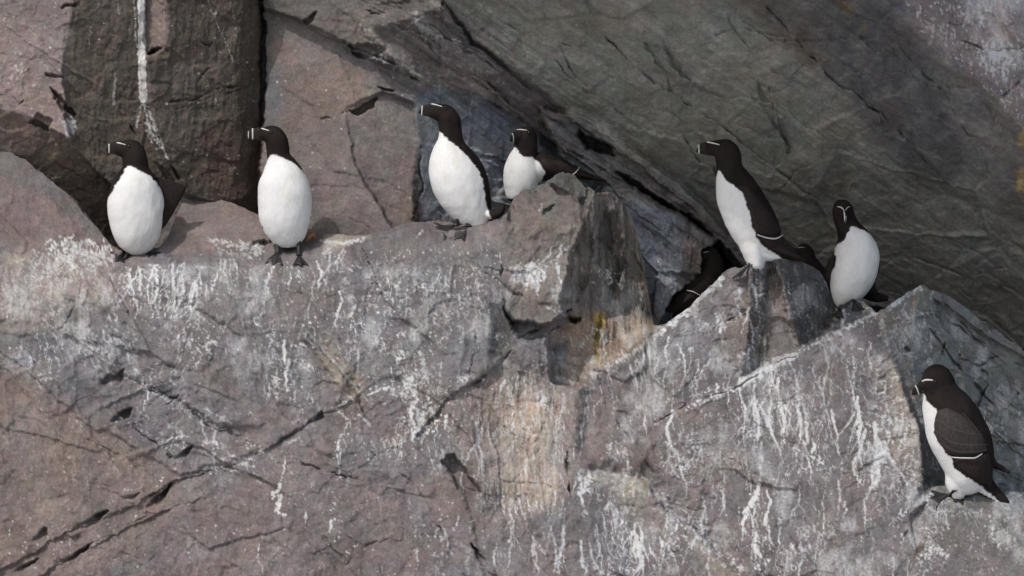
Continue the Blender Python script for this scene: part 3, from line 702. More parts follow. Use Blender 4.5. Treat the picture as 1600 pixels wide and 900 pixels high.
# left patch and along the ledge
GF.splash(105, 405, 48, 240, 1, .35); GF.splash(50, 440, 55, 150, .7, .4); GF.splash(150, 395, 30, 80, .9, .3)
for q in ((100, 388, 160, 412), (90, 400, 130, 430), (115, 385, 150, 380), (120, 395, 178, 408), (80, 415, 60, 440)):
    GF.path([q[:2], ((q[0] + q[2]) / 2, (q[1] + q[3]) / 2 - 4), q[2:]], 2, .9, 1.2, .1)
GF.path([(325, 372), (360, 382), (405, 392)], 2.2, .9, 2.5, .15); GF.path([(330, 385), (370, 400), (400, 400)], 2, .7, 2.5, .2)
GF.path([(375, 378), (410, 386), (405, 400)], 2.5, .9, 2.5, .2); GF.path([(500, 376), (540, 380), (575, 372)], 2.6, .9, 1.2, .1); GF.path([(505, 395), (530, 378)], 2.5, .6, 2, .2)
GF.path([(495, 408), (502, 425), (497, 450)], 2, .9, 1, .1); GF.path([(540, 392), (532, 410)], 1.8, .9, 1, .1)
GF.path([(655, 330), (680, 328)], 1.6, .8, .8, .1); GF.path([(652, 372), (662, 356)], 1.6, .8, .8, .1)
# band of drips below the ledge
GF.fill([(130, 430), (400, 412), (520, 400), (680, 380), (780, 380), (790, 480), (600, 560), (300, 560), (170, 500)], 620, .9, (4, 30), (.4, 1.3), -.03, .45, .03)
GF.fill([(30, 440), (180, 440), (240, 580), (100, 560)], 80, .6, (5, 26), (.6, 1.7), .1, .4)
for x, y, L, wd in ((285, 430, 70, 1.6), (305, 440, 45, 2), (322, 445, 26, 1.6), (340, 425, 40, 1.3), (245, 450, 30, 1.4), (420, 425, 46, 1.5), (490, 440, 80, 1.2), (530, 455, 55, 1.8), (556, 470, 40, 1.6),
                    (445, 532, 36, 2.4), (452, 560, 52, 2.0), (605, 420, 30, 1.5), (630, 430, 26, 1.5), (553, 540, 36, 1.4), (700, 420, 40, 1.2), (745, 430, 50, 1.2), (690, 565, 40, 1.8), (640, 640, 45, 1.5),
                    (446, 715, 40, 1.0), (437, 755, 26, 2.4), (543, 660, 60, 1.4), (332, 670, 60, 1.8), (314, 655, 40, 1.4), (478, 800, 18, 1.5), (524, 810, 22, 1.8), (228, 600, 40, 1.0), (405, 850, 45, 1.2), (532, 700, 50, .9)):
    GF.drip(x, y, L, wd, 1, 0, .03)
GF.path([(440, 774), (434, 800), (446, 806)], 1.8, 1, .8, .05); GF.path([(436, 778), (430, 800)], 1.6, 1, .6, .1)
GF.splash(180, 540, 38, 90, .75, .4); GF.splash(640, 600, 40, 130, .8, .35); GF.splash(660, 655, 40, 110, .9, .4); GF.splash(620, 680, 25, 40, .7, .3)
GF.splash(430, 590, 40, 60, .6, .4); GF.splash(290, 530, 40, 60, .55, .4); GF.splash(700, 480, 40, 60, .6, .4); GF.splash(270, 680, 30, 40, .6, .4)
GF.path([(100, 505), (180, 570), (250, 620), (340, 665), (412, 704)], 2.0, .55, 4, .4); GF.path([(200, 655), (265, 705)], 1.6, .5, 3, .4)
for k in range(14): GF.path([(470 + 5 * k, 505 + 6 * k), (520 + 4.5 * k, 565 + 5 * k)], 1.0, .55, 1.0, .35)
GF.fill([(0, 560), (300, 640), (500, 720), (700, 800), (700, 890), (0, 890)], 260, .7, (3, 16), (.5, 1.3), 0, .6)
GF.fill([(420, 600), (740, 560), (740, 740), (560, 720)], 210, .8, (5, 30), (.5, 1.5), .1, .4)
# block
GF.splash(828, 430, 26, 90, 1, .5); GF.drip(842, 425, 40, 2, 1); GF.drip(872, 415, 36, 1.8, .9); GF.splash(870, 400, 30, 40, .6, .4); GF.path([(795, 420), (830, 415), (842, 440)], 1.6, .9, 2, .2)
GF.path([(848, 318), (842, 330)], 1.5, .7, .8, .2); GF.path([(855, 480), (880, 490)], 2, .7, 2, .2)
GF.fill([(880, 320), (985, 330), (1010, 500), (900, 490)], 70, .4, (8, 36), (.5, 1.1), -.1, .1)
GF.fill([(745, 590), (885, 580), (880, 790), (750, 790)], 240, .75, (14, 70), (.5, 1.5), .03, .05)
for x in (738, 748, 757): GF.drip(x, 650, 120, 1.8, .8, .05)
GF.path([(872, 592), (895, 600), (900, 580)], 3.4, .85, 2, .2); GF.path([(880, 598), (930, 578)], 3, .7, 2, .2)
GF.drip(905, 600, 110, 1.2, .7); GF.drip(915, 600, 130, 1.0, .7); GF.drip(922, 605, 70, 1.0, .6); GF.splash(700, 720, 30, 40, .6, .5)
# outcrop
GF.path([(1040, 512), (1075, 482), (1100, 458), (1128, 432)], 3.4, .85, 3, .15); GF.path([(945, 575), (1000, 545), (1040, 515)], 2.2, .8, 2.5, .25); GF.path([(1085, 470), (1108, 452)], 4, .8, 2, .2)
for x, y, L, wd in ((1045, 525, 100, 1.9), (1060, 540, 80, 1.6), (985, 570, 50, 1.9), (1006, 550, 60, 1.9), (1028, 560, 40, 1.4), (1080, 560, 60, 1.0), (1170, 480, 40, 1.4), (1172, 500, 50, 1.6), (1015, 540, 26, 2.2), (950, 560, 40, 1.6), (1120, 600, 30, 1.6)):
    GF.drip(x, y, L, wd, 1, -.02, .02)
for x, y in ((1125, 492), (1128, 508), (1150, 482), (1176, 448), (1155, 455), (1108, 508), (1080, 545)): GF.splash(x, y, 7, 16, .9, .2)
GF.fill([(950, 570), (1040, 520), (1150, 450), (1160, 590), (1050, 630), (950, 660)], 90, .7, (6, 30), (.6, 1.6), -.03, .4)
GF.fill([(1215, 430), (1290, 450), (1290, 530), (1250, 530)], 40, .5, (6, 26), (.5, 1.2), .1, .3)
# slab
GF.path([(1075, 636), (1160, 602), (1250, 548), (1300, 524), (1375, 486)], 2.2, .85, 2.5, .25); GF.path([(1150, 606), (1200, 575), (1240, 556)], 5, .8, 3, .2)
GF.fill([(1140, 570), (1260, 550), (1280, 640), (1240, 740), (1150, 720)], 55, .85, (16, 90), (.6, 1.5), -.02, .2, .02)
for x, y, L, wd in ((1155, 590, 130, 1.3), (1180, 600, 120, 1.6), (1205, 580, 160, 1.8), (1216, 590, 100, 2.4), (1238, 620, 150, 1.6), (1190, 690, 60, 2.2), (1050, 640, 130, 2.2), (1045, 700, 60, 1.5), (1340, 620, 120, 2.2), (1352, 670, 90, 2.6), (1366, 660, 110, 3.4), (1372, 700, 70, 3.4),
                    (1300, 640, 60, 1.8), (1262, 660, 50, 1.8), (1270, 690, 30, 1.8), (1185, 755, 90, 3.2), (1198, 765, 90, 1.8), (1180, 830, 60, 2.0), (1250, 760, 60, 1.4), (1310, 750, 80, 1.8), (1130, 770, 40, 1.5), (1280, 830, 60, 1.4), (1350, 780, 60, 1.4),
                    (880, 820, 70, 2.4), (868, 860, 40, 1.8), (908, 845, 60, 2.0), (952, 775, 60, 1.8), (960, 790, 40, 2), (992, 830, 70, 2.8), (1003, 830, 50, 2.2), (1015, 850, 30, 1.6), (905, 740, 50, 2.2), (920, 735, 20, 2), (1030, 870, 30, 1.4), (835, 850, 50, 1.6), (1010, 640, 40, 1.6), (980, 720, 40, 2.2)):
    GF.drip(x, y, L, wd, 1, -.03, .03)
GF.fill([(1040, 660), (1250, 560), (1390, 520), (1440, 700), (1430, 895), (1100, 895), (1020, 760)], 340, .85, (5, 44), (.4, 1.2), -.04, .5, .03)
GF.splash(1400, 660, 46, 90, .8, .4); GF.splash(1400, 740, 46, 120, .8, .4); GF.splash(1440, 770, 26, 70, .9, .4); GF.splash(1366, 700, 22, 80, 1, .5); GF.splash(1080, 700, 40, 70, .7, .5); GF.splash(1140, 710, 30, 60, .6, .4)
GF.path([(1386, 480), (1420, 458), (1438, 449)], 3.4, .8, 2.5, .2); GF.splash(1425, 500, 26, 70, .8, .4); GF.splash(1395, 520, 24, 50, .8, .4); GF.path([(1375, 500), (1400, 560), (1420, 600)], 2.5, .5, 4, .3); GF.splash(1300, 545, 26, 40, .6, .4)
GF.fill([(1400, 500), (1470, 520), (1480, 640), (1440, 640)], 40, .5, (6, 22), (.6, 1.5), .3, .3)
GF.fill([(1500, 620), (1600, 620), (1600, 780), (1560, 780)], 26, .5, (6, 22), (.6, 1.8), .1, .3); GF.drip(1590, 710, 24, 2.4, .8)
GF.path([(905, 740), (985, 742), (1060, 812), (1160, 895)], 3.0, .7, 5, .3); GF.path([(990, 730), (1050, 790), (1120, 850)], 2.4, .5, 5, .4); GF.splash(985, 752, 24, 70, .9, .3); GF.splash(970, 700, 24, 50, .8, .4); GF.splash(915, 755, 18, 40, .9, .4)
GF.fill([(740, 780), (900, 750), (1060, 830), (1100, 895), (740, 895)], 110, .65, (6, 36), (.5, 1.6), 0, .4, .02)
GF.splash(700, 850, 60, 90, .6, .4)
GF.fill([(1440, 790), (1610, 800), (1610, 895), (1440, 895)], 90, .7, (5, 24), (.6, 1.6), .1, .4); GF.path([(1500, 800), (1560, 806), (1610, 812)], 1.6, .6, 3, .5); GF.splash(1470, 800, 26, 50, .8, .4)
GF.path([(1435, 880), (1460, 855), (1480, 870)], 2.4, .7, 3, .3)
GF.path([(1318, 480), (1316, 510)], 2.6, .9, 1, .1); GF.path([(1312, 484), (1300, 515)], 2, .5, 3, .3)
led_x = np.array([p[0] for p in LEDGE]); led_y = np.array([p[1] for p in LEDGE])
for _ in range(34):
    x = GF.rs.uniform(120, 780); y0 = float(np.interp(x, led_x, led_y)) + GF.rs.uniform(-4, 8)
    if fbm(np.array([x / 70]), np.array([2.0]), 2, 630)[0] < .0: continue
    GF.path([(x - GF.rs.uniform(2, 10), y0 + 2), (x, y0), (x + GF.rs.uniform(2, 10), y0 + 3)], 1.3, .8, 1.2, .3); GF.drip(x, y0, GF.rs.uniform(14, 95), GF.rs.uniform(.8, 1.7), .9, GF.rs.randn() * .12, .06)
for _ in range(20):
    x = GF.rs.uniform(1090, 1370); y0 = 636 - .52 * (x - 1080) + GF.rs.uniform(4, 60) if GF.rs.rand() < .6 else GF.rs.uniform(620, 850)
    GF.drip(x, y0, GF.rs.uniform(30, 150), GF.rs.uniform(.7, 1.6), .95, GF.rs.randn() * .1, .06)
for _ in range(26):
    x, y0 = GF.rs.uniform(760, 1100), GF.rs.uniform(780, 860); GF.drip(x, y0, GF.rs.uniform(20, 80), GF.rs.uniform(.8, 1.9), .95, GF.rs.randn() * .14, .07)
for _ in range(22):
    x, y0 = GF.rs.uniform(930, 1160), GF.rs.uniform(500, 600); GF.drip(x, y0, GF.rs.uniform(20, 80), GF.rs.uniform(.6, 1.3), .85, GF.rs.randn() * .1, .05)
for q in ([(60, 470), (180, 560), (300, 640), (410, 700)], [(440, 540), (520, 600), (575, 655)], [(900, 742), (1000, 752), (1070, 830), (1150, 895)], [(420, 690), (520, 640), (620, 600), (740, 570)], [(960, 690), (1050, 640), (1160, 600)],
          [(1390, 500), (1425, 580), (1445, 680)], [(600, 430), (650, 520), (660, 620)], [(205, 650), (280, 700), (400, 720)]):
    for k in range(9):                    # smears along the diagonal joints
        o = GF.rs.randn(2) * 9; i = GF.rs.randint(0, len(q) - 1); u = GF.rs.uniform(0, .6); a_ = np.array(q[i], float); b_ = np.array(q[i + 1], float)
        GF.path([a_ + (b_ - a_) * u + o, a_ + (b_ - a_) * (u + GF.rs.uniform(.15, .45)) + o], GF.rs.uniform(.7, 2.2), GF.rs.uniform(.4, .85), .9, .3)
for _ in range(70):                       # splashes: a spot with rays
    x, y0 = (GF.rs.uniform(150, 760), GF.rs.uniform(410, 700)) if GF.rs.rand() < .5 else (GF.rs.uniform(960, 1430), GF.rs.uniform(560, 890))
    for k in range(GF.rs.randint(3, 7)):
        a = GF.rs.uniform(.2, 2.9) ; L = GF.rs.uniform(4, 16)
        GF.path([(x, y0), (x + math.cos(a) * L * .5, y0 + math.sin(a) * L * .5), (x + math.cos(a) * L * .8, y0 + math.sin(a) * L)], 1.0, .8, .5, .2)
for _ in range(3600):
    x, y = GF.rs.rand() * 1640 - 20, 390 + GF.rs.rand() * 520
    if fbm(np.array([x / 60]), np.array([y / 60]), 3, 77)[0] + .35 * GF.rs.randn() > 0: GF.dab(x, y, GF.rs.uniform(.4, 1.3), GF.rs.uniform(.35, .95))
cl = .66 + .55 * sstep(-.30, .28, fbm(FX / 75, FY / 60, 3, 620)) 
gf = np.maximum(GF.sample(FX + 1.4 * fbm(FX / 6, FY / 6, 2, 92), FY) * cl, Fd.bloom)

X, Y, Z = at(FX, FY, Fd.D)
# the rock's top runs back from the ridge, out of sight of the camera, to the wall behind
back = np.cumsum(1.22 ** np.arange(16) * .004)[:, None]
def tops(A, add): return np.concatenate([(A[0][None] + add)[::-1], A])
bz = -back * .35 - .012 * np.abs(fbm(fx[None] / 30, back * 12, 3, 600)) * np.minimum(1, back * 8)
X = tops(X, back * 0); Y = tops(Y, back); Z = tops(Z, bz)
COL = np.concatenate([np.repeat(Fd.col[0][None], 16, 0), Fd.col]); GU = np.concatenate([np.repeat(gf[0][None], 16, 0), gf])
PX = np.concatenate([np.repeat(FX[0][None], 16, 0), FX]); PY = np.concatenate([np.repeat(FY[0][None], 16, 0), FY])
w1 = polydist(PX, PY, [(784, 0), (1022, 0), (1024, 512), (960, 540), (905, 490), (850, 503), (800, 500), (784, 470)]) > 0
w2 = (polydist(PX, PY, [(1024, 0), (3000, 0), (3000, 2000), (1430, 2000), (1020, 760), (920, 700), (925, 582), (1024, 512)]) > 0) & ~w1
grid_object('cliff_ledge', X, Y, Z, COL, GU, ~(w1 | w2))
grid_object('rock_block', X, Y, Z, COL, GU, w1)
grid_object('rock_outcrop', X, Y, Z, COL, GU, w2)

me = bpy.data.meshes.new('bounce_ground'); me.from_pydata([(-260, -400, -3.2), (260, -400, -3.2), (260, 1.5, -3.2), (-260, 1.5, -3.2)], [], [(0, 1, 2, 3)])  # unseen pale ground, added to bounce light up onto the undersides
me.materials.append(simple_material('pale_bounce_ground', (.46, .46, .46), .9, bump=.6, scale=2, stretch=(1, 1, 1), var=.35))
bounce_ground = bpy.data.objects.new('bounce_ground', me); sc.collection.objects.link(bounce_ground); bounce_ground['kind'] = 'structure'
def ledge_depth(px, py):
    i = int(np.argmin(np.abs(fx - px))); j = int(np.argmin(np.abs(FY[:, i] - py)))
    return float(Fd.D[j, i])

# ================================================================== THE BIRDS
PXM = S                                   # metres per photo pixel on the birds
def link(name, me, parent=None, mat=None):
    if mat is not None: me.materials.append(mat)
    for p in me.polygons: p.use_smooth = True
    o = bpy.data.objects.new(name, me); sc.collection.objects.link(o)
    if parent: o.parent = parent; o.matrix_parent_inverse = parent.matrix_world.inverted()
    return o

_ico = None
def ico():
    global _ico
    if _ico is None:
        bm = bmesh.new(); bmesh.ops.create_icosphere(bm, subdivisions=4, radius=1)
        _ico = (np.array([v.co[:] for v in bm.verts]), [[v.index for v in f.verts] for f in bm.faces]); bm.free()
    return _ico

def catmull(C, n=6):
    C = np.array(C, float); out = []
    for i in range(len(C) - 1):
        p0 = C[max(i - 1, 0)]; p1 = C[i]; p2 = C[i + 1]; p3 = C[min(i + 2, len(C) - 1)]
        for k in range(n):
            u = k / n
            out.append(.5 * (2 * p1 + (p2 - p0) * u + (2 * p0 - 5 * p1 + 4 * p2 - p3) * u * u + (3 * p1 - p0 - 3 * p2 + p3) * u ** 3))
    out.append(C[-1]); return np.array(out)

def blob_mesh(chains, voxel=.0023, smooth=9):
    """one continuous skin round chains of (px, py, y metres, half width px, half depth px)"""
    vs, fs = [], []; V, F = ico(); off = 0
    for ch in chains:
        Q = catmull(ch)
        W = np.stack([np.array(at(q[0], q[1], q[2])) for q in Q])
        T = np.gradient(W, axis=0); T /= np.linalg.norm(T, axis=1)[:, None] + 1e-9
        for q, c, tv in zip(Q, W, T):
            a, b = max(q[3], .8) * PXM, max(q[4], .8) * PXM
            tz = Vector(tv); dv = Vector((0, 1, 0)); side = tz.cross(dv)
            side = side.normalized() if side.length > .2 else Vector((1, 0, 0))
            dep = side.cross(tz).normalized()
            M = np.array([side * a, dep * b, tz * min(a, b) * .95])
            vs.append(V @ M + c); fs += [[i + off for i in f] for f in F]; off += len(V)
    me = bpy.data.meshes.new('tmp'); me.from_pydata(np.concatenate(vs).tolist(), [], fs)
    o = bpy.data.objects.new('tmp', me); sc.collection.objects.link(o)
    md = o.modifiers.new('r', 'REMESH'); md.mode = 'VOXEL'; md.voxel_size = voxel
    ms = o.modifiers.new('s', 'SMOOTH'); ms.factor = .5; ms.iterations = smooth
    dg = bpy.context.evaluated_depsgraph_get()
    res = bpy.data.meshes.new_from_object(o.evaluated_get(dg))
    bpy.data.objects.remove(o); bpy.data.meshes.remove(me)
    return res

def verts_of(me):
    a = np.zeros(len(me.vertices) * 3, np.float32); me.vertices.foreach_get('co', a); return a.reshape(-1, 3).astype(float)

def to_px(co):
    k = S * (DIST + co[:, 1]) / DIST
    return co[:, 0] / k + 800, 450 - co[:, 2] / k

BLACK = lin(36, 30, 28); BROWN = lin(58, 45, 40); WHITE = np.array([.74, .735, .72])
def paint_body(me, white, spine, wrap=None, seed=0, headpoly=None):
    co = verts_of(me); px, py = to_px(co)
    c = np.repeat(BLACK[None], len(co), 0)
    n = fbm(px / 16, py / 16, 3, 700 + seed)
    c = c * (1 + .45 * n)[:, None]
    if white:
        jx = px + 2.0 * fbm(px / 5, py / 5, 2, 710 + seed); jy = py + 1.5 * fbm(px / 5 + 9, py / 5, 2, 711 + seed)
        d = polydist(jx, jy, white)
        if wrap is not None:              # frontal birds: the white belly wraps round both flanks and stops at the back
            dy = (co[:, 1] - spine) / PXM
            d = np.where(d > -30, np.minimum(np.where(d > -14, d + 3.0 * (dy < wrap), d), (wrap - dy)), d)
        k = sstep(-1.3, 1.3, d)[:, None]
        wv = WHITE[None] * (1 + .05 * fbm(px / 20, py / 26, 3, 720 + seed))[:, None]
        st = sstep(.1, .6, fbm(px / 14, py / 20, 4, 730 + seed))[:, None] * .5; wv = wv * (1 - st * np.array([.10, .13, .19]))
        c = c * (1 - k) + wv * k
    a = me.attributes.new('plumage', 'FLOAT_COLOR', 'POINT')
    a.data.foreach_set('color', np.concatenate([c, np.ones((len(c), 1))], 1).astype(np.float32).ravel())

def tube(name, pts, rad, mat, parent, n=8, flat=1.0):
    P = [Vector(p) for p in pts]; vs, fs = [], []
    rad = rad if isinstance(rad, (list, tuple)) else [rad] * len(P)
    for i, p in enumerate(P):
        d = (P[min(i + 1, len(P) - 1)] - P[max(i - 1, 0)]).normalized()
        u = d.cross(Vector((0, 1, 0))); u = u.normalized() if u.length > .05 else Vector((1, 0, 0))
        v = d.cross(u).normalized()
        for k in range(n):
            a = 2 * math.pi * k / n
            vs.append(p + u * math.cos(a) * rad[i] + v * math.sin(a) * rad[i] * flat)
    for i in range(len(P) - 1):
        for k in range(n):
            fs.append((i * n + k, i * n + (k + 1) % n, (i + 1) * n + (k + 1) % n, (i + 1) * n + k))
    fs.append(tuple(range(n))[::-1]); fs.append(tuple((len(P) - 1) * n + k for k in range(n)))
    me = bpy.data.meshes.new(name); me.from_pydata([v[:] for v in vs], [], fs); me.update()
    return link(name, me, parent, mat)

def hit(bvh, px, py, ybase):
    x, y, z = at(px, py, ybase)
    h = bvh.ray_cast(Vector((x, y - 1, z)), Vector((0, 1, 0)), 2)
    if h[0] is not None: return h[0], h[1]
    h = bvh.find_nearest(Vector((x, y, z))); return h[0], h[1]

def surf_line(name, bvh, pts, ybase, rad, mat, parent, lift=.0006):
    Q = catmull([(x, y) for x, y in pts], 5); out = []
    for x, y in Q:
        p, nrm = hit(bvh, x, y, ybase); out.append(p - Vector((0, lift, 0)) + nrm * lift)
    n = len(out); rr = [.8 * rad * (.45 + .55 * math.sin(math.pi * min(max(i / (n - 1), .12), .88))) for i in range(n)]
    return tube(name, out, rr, mat, parent)

BILL = [(0.0, 9.5, -10, 7.5), (.2, 9.0, -9.5, 6.0), (.42, 8.4, -8.6, 4.6), (.62, 7.2, -7.6, 3.6), (.78, 5.2, -6.6, 2.8), (.9, 2.2, -5.6, 2.0), (.98, -1.6, -4.6, 1.1), (1.02, -4.0, -4.6, .5)]
def make_bill(root, base, d, up, L, k=1.0, band=.70, band2=None):
    d = Vector(d).normalized(); up = (Vector(up) - d * Vector(up).dot(d)).normalized(); sd = d.cross(up)
    base = Vector(base)
    def ring(s, t, b, th, grow=0.0, n=14):
        out = []
        for i in range(n):
            a = 2 * math.pi * i / n
            z = (t + b) / 2 + math.sin(a) * ((t - b) / 2 + grow); x = math.copysign(abs(math.cos(a)) ** .8, math.cos(a)) * (th / 2 + grow)
            out.append(base + d * (s * L * PXM) + up * (z * k * PXM) + sd * (x * k * PXM))
        return out
    def loft(name, rings, mat, par):
        vs = [v[:] for r in rings for v in r]; n = len(rings[0]); fs = []
        for i in range(len(rings) - 1):
            for j in range(n): fs.append((i * n + j, i * n + (j + 1) % n, (i + 1) * n + (j + 1) % n, (i + 1) * n + j))
        fs.append(tuple(range(n))[::-1]); fs.append(tuple((len(rings) - 1) * n + j for j in range(n)))
        me = bpy.data.meshes.new(name); me.from_pydata(vs, [], fs); me.update(); return link(name, me, par, mat)
    B_ = np.array(BILL)
    f = lambda s: [np.interp(s, B_[:, 0], B_[:, c]) for c in (1, 2, 3)]
    bill = loft('bill', [ring(s, *f(s)) for s in np.concatenate([np.linspace(-.25, .9, 14), [.94, .98, 1.0, 1.02]])], M_BILL, root)
    loft('bill_band', [ring(s + .05 * math.sin(i), *f(s), grow=.28) for i, s in enumerate(np.linspace(band - .015, band + .015, 3))], M_LINE, bill)
    if band2: loft('bill_band', [ring(s, *f(s), grow=.3) for s in np.linspace(band2 - .02, band2 + .02, 3)], M_LINE, bill)
    return bill

rows_ = slice(0, 16 + NF, 2); cols_ = slice(0, None, 2)
gx_, gy_, gz_ = X[rows_, cols_], Y[rows_, cols_], Z[rows_, cols_]
nr_, nc_ = gx_.shape; id_ = np.arange(nr_ * nc_).reshape(nr_, nc_)
ROCK = BVHTree.FromPolygons(np.stack([gx_, gy_, gz_], -1).reshape(-1, 3).tolist(), np.stack([id_[:-1, :-1], id_[:-1, 1:], id_[1:, 1:], id_[1:, :-1]], -1).reshape(-1, 4).tolist())
def make_foot(root, px, py, y, deg, size=20, leg_from=None, snap=True):
    """webbed foot: three toes joined by a web, deg turns it (0 = pointing at the camera)"""
    if snap: y = ledge_depth(px, py) + .003
    c = Vector(at(px, py, y))
    def ground(x, y_):
        h = ROCK.ray_cast(Vector((x, y_, c.z + .03)), Vector((0, 0, -1)), .3)
        return h[0].z if h[0] is not None else c.z
    if snap: c.z = max(ground(c.x, c.y), c.z - .012)
    L = size * PXM; vs, fs = [], []
    a0 = R(deg)
    def P(l, a, h):
        p = c + Vector((math.sin(a0 + a) * l, -math.cos(a0 + a) * l, 0))
        p.z = min(max(ground(p.x, p.y), c.z - l * .75), c.z + l * .5) + h + .001; return p
    NA, NL = 17, 6
    top = []
    for i in range(NA):
        a = R(-34 + 68 * i / (NA - 1)); u = abs(((i / (NA - 1)) * 2) % 1 - .0); toe = abs(math.cos(math.pi * i / (NA - 1) * 2))
        LL = L * (.80 + .22 * toe ** 3)
        top.append([P(LL * (.08 + .92 * j / (NL - 1)), a, (.0016 + .0032 * toe ** 4) * (1 - .55 * j / (NL - 1))) for j in range(NL)])
    for r in top: vs += [v[:] for v in r]
    n0 = len(vs)
    for r in top: vs += [(v - Vector((0, 0, .0035)))[:] for v in r]
    for i in range(NA - 1):
        for j in range(NL - 1):
            q = (i * NL + j, i * NL + j + 1, (i + 1) * NL + j + 1, (i + 1) * NL + j)
            fs.append(q); fs.append(tuple(n0 + k for k in q[::-1]))
    rim = [i * NL + NL - 1 for i in range(NA)]
    for i in range(NA - 1): fs.append((rim[i], n0 + rim[i], n0 + rim[i + 1], rim[i + 1]))
    for i0 in (0, NA - 1):
        for j in range(NL - 1): q = (i0 * NL + j, n0 + i0 * NL + j, n0 + i0 * NL + j + 1, i0 * NL + j + 1); fs.append(q if i0 == 0 else q[::-1])
    if leg_from is not None:            # the shank
        t0 = Vector(leg_from); n = 10; o0 = len(vs)
        for i in range(6):
            u = i / 5; p = t0.lerp(c + Vector((0, 0, .002)), u); r = (.0088 - .002 * math.sin(u * math.pi)) * (1.0 + .25 * (u > .9))
            for k in range(n): vs.append((p + Vector((math.cos(k * 6.2832 / n) * r, math.sin(k * 6.2832 / n) * r, 0)))[:])
        for i in range(5):
            for k in range(n): fs.append((o0 + i * n + k, o0 + i * n + (k + 1) % n, o0 + (i + 1) * n + (k + 1) % n, o0 + (i + 1) * n + k))
    me = bpy.data.meshes.new('foot'); me.from_pydata(vs, [], fs); me.update()
    return link('foot', me, root, M_FOOT)

def make_wing(root, bvh, poly, ybase, thick=5.0, mat=None):
    """folded wing lying on the flank: grown out of an outline on the body, thickest in its middle"""
    P = np.array(poly, float); n = len(P)
    seg = np.concatenate([P[i] + (P[(i + 1) % n] - P[i]) * np.linspace(0, 1, 9)[:-1, None] for i in range(n)])
    for _ in range(4): seg = (np.roll(seg, 1, 0) + 2 * seg + np.roll(seg, -1, 0)) / 4
    c = seg.mean(0); NR = 9; N = len(seg); vs, fs = [], []
    ctr, nr = hit(bvh, c[0], c[1], ybase)
    vs.append((ctr - Vector((0, thick * PXM, 0)))[:])
    for r in range(1, NR + 1):
        u = r / NR
        for s_ in seg:
            q = c + (s_ - c) * u; p, nr = hit(bvh, q[0], q[1], ybase)
            x, _, z = at(q[0], q[1], p.y)
            lift = thick * PXM * math.sqrt(max(0, 1 - u ** 4)) - .0012 * (u > .99)
            vs.append((x, p.y - lift, z))
    for k in range(N): fs.append((0, 1 + k, 1 + (k + 1) % N))
    for r in range(NR - 1):
        for k in range(N):
            a = 1 + r * N + k; b = 1 + r * N + (k + 1) % N; fs.append((a, a + N, b + N, b))
    o0 = len(vs)                         # closed underside, buried in the flank
    for v in vs[1 + (NR - 1) * N:1 + NR * N]: vs.append((v[0], v[1] + .012, v[2]))
    for k in range(N):
        a = 1 + (NR - 1) * N + k; b = 1 + (NR - 1) * N + (k + 1) % N; fs.append((a, o0 + k, o0 + (k + 1) % N, b))
    fs.append(tuple(o0 + k for k in range(N)))
    me = bpy.data.meshes.new('wing'); me.from_pydata(vs, [], fs); me.update()
    bm = bmesh.new(); bm.from_mesh(me); bmesh.ops.recalc_face_normals(bm, faces=bm.faces); bm.to_mesh(me); bm.free()
    w_ = link('wing', me, root, mat or M_WING)
    return w_

def wing_blob(root, chain, mat=None):
    me = blob_mesh([chain], .003, 3); return link('wing', me, root, mat or M_WING)

def bird(label, base, chains, white, spine, wrap=None, seed=0):
    root = bpy.data.objects.new('razorbill', None); sc.collection.objects.link(root)
    root.empty_display_size = .05
    root.location = at(*base); bpy.context.view_layer.update()
    root['label'] = label; root['category'] = 'bird'; root['group'] = 'razorbills perched on the cliff'
    me = blob_mesh(chains)
    co = verts_of(me); nv = np.zeros(len(co) * 3, np.float32); me.vertices.foreach_get('normal', nv); nv = nv.reshape(-1, 3)
    qx, qy = co[:, 0] / PXM + co[:, 1] / PXM * .7, co[:, 2] / PXM
    amp = .0034 * fbm(qx / 26, qy / 34, 2, 800 + seed) + .0007 * fbm(qx / 7, qy / 11, 3, 810 + seed)   # folds in the feathers
    me.vertices.foreach_set('co', (co + nv * amp[:, None]).astype(np.float32).ravel()); me.update()
    paint_body(me, white, spine, wrap, seed)
    b = link('body', me, root, M_PLUM)
    co = verts_of(me); bvh = BVHTree.FromPolygons([Vector(v) for v in co], [p.vertices[:] for p in me.polygons])
    return root, b, bvh

def eye(root, bvh, px, py, y, r=2.0):
    p, n = hit(bvh, px, py, y); V, F = ico()
    me = bpy.data.meshes.new('eye'); me.from_pydata((V * r * PXM + np.array(p) + np.array(n) * .0006).tolist(), [], F); me.update(); return link('eye', me, root, M_EYE)

def C(y, rows, depth=.92):
    """rows of (px, py, half width, [depth offset px], [half depth]) -> chain at depth y"""
    out = []
    for r in rows:
        dy = r[3] if len(r) > 3 else 0; b = r[4] if len(r) > 4 else r[2] * depth
        out.append((r[0], r[1], y + dy * PXM, r[2], b))
    return out

LEFT = (-1, -.12, 0)
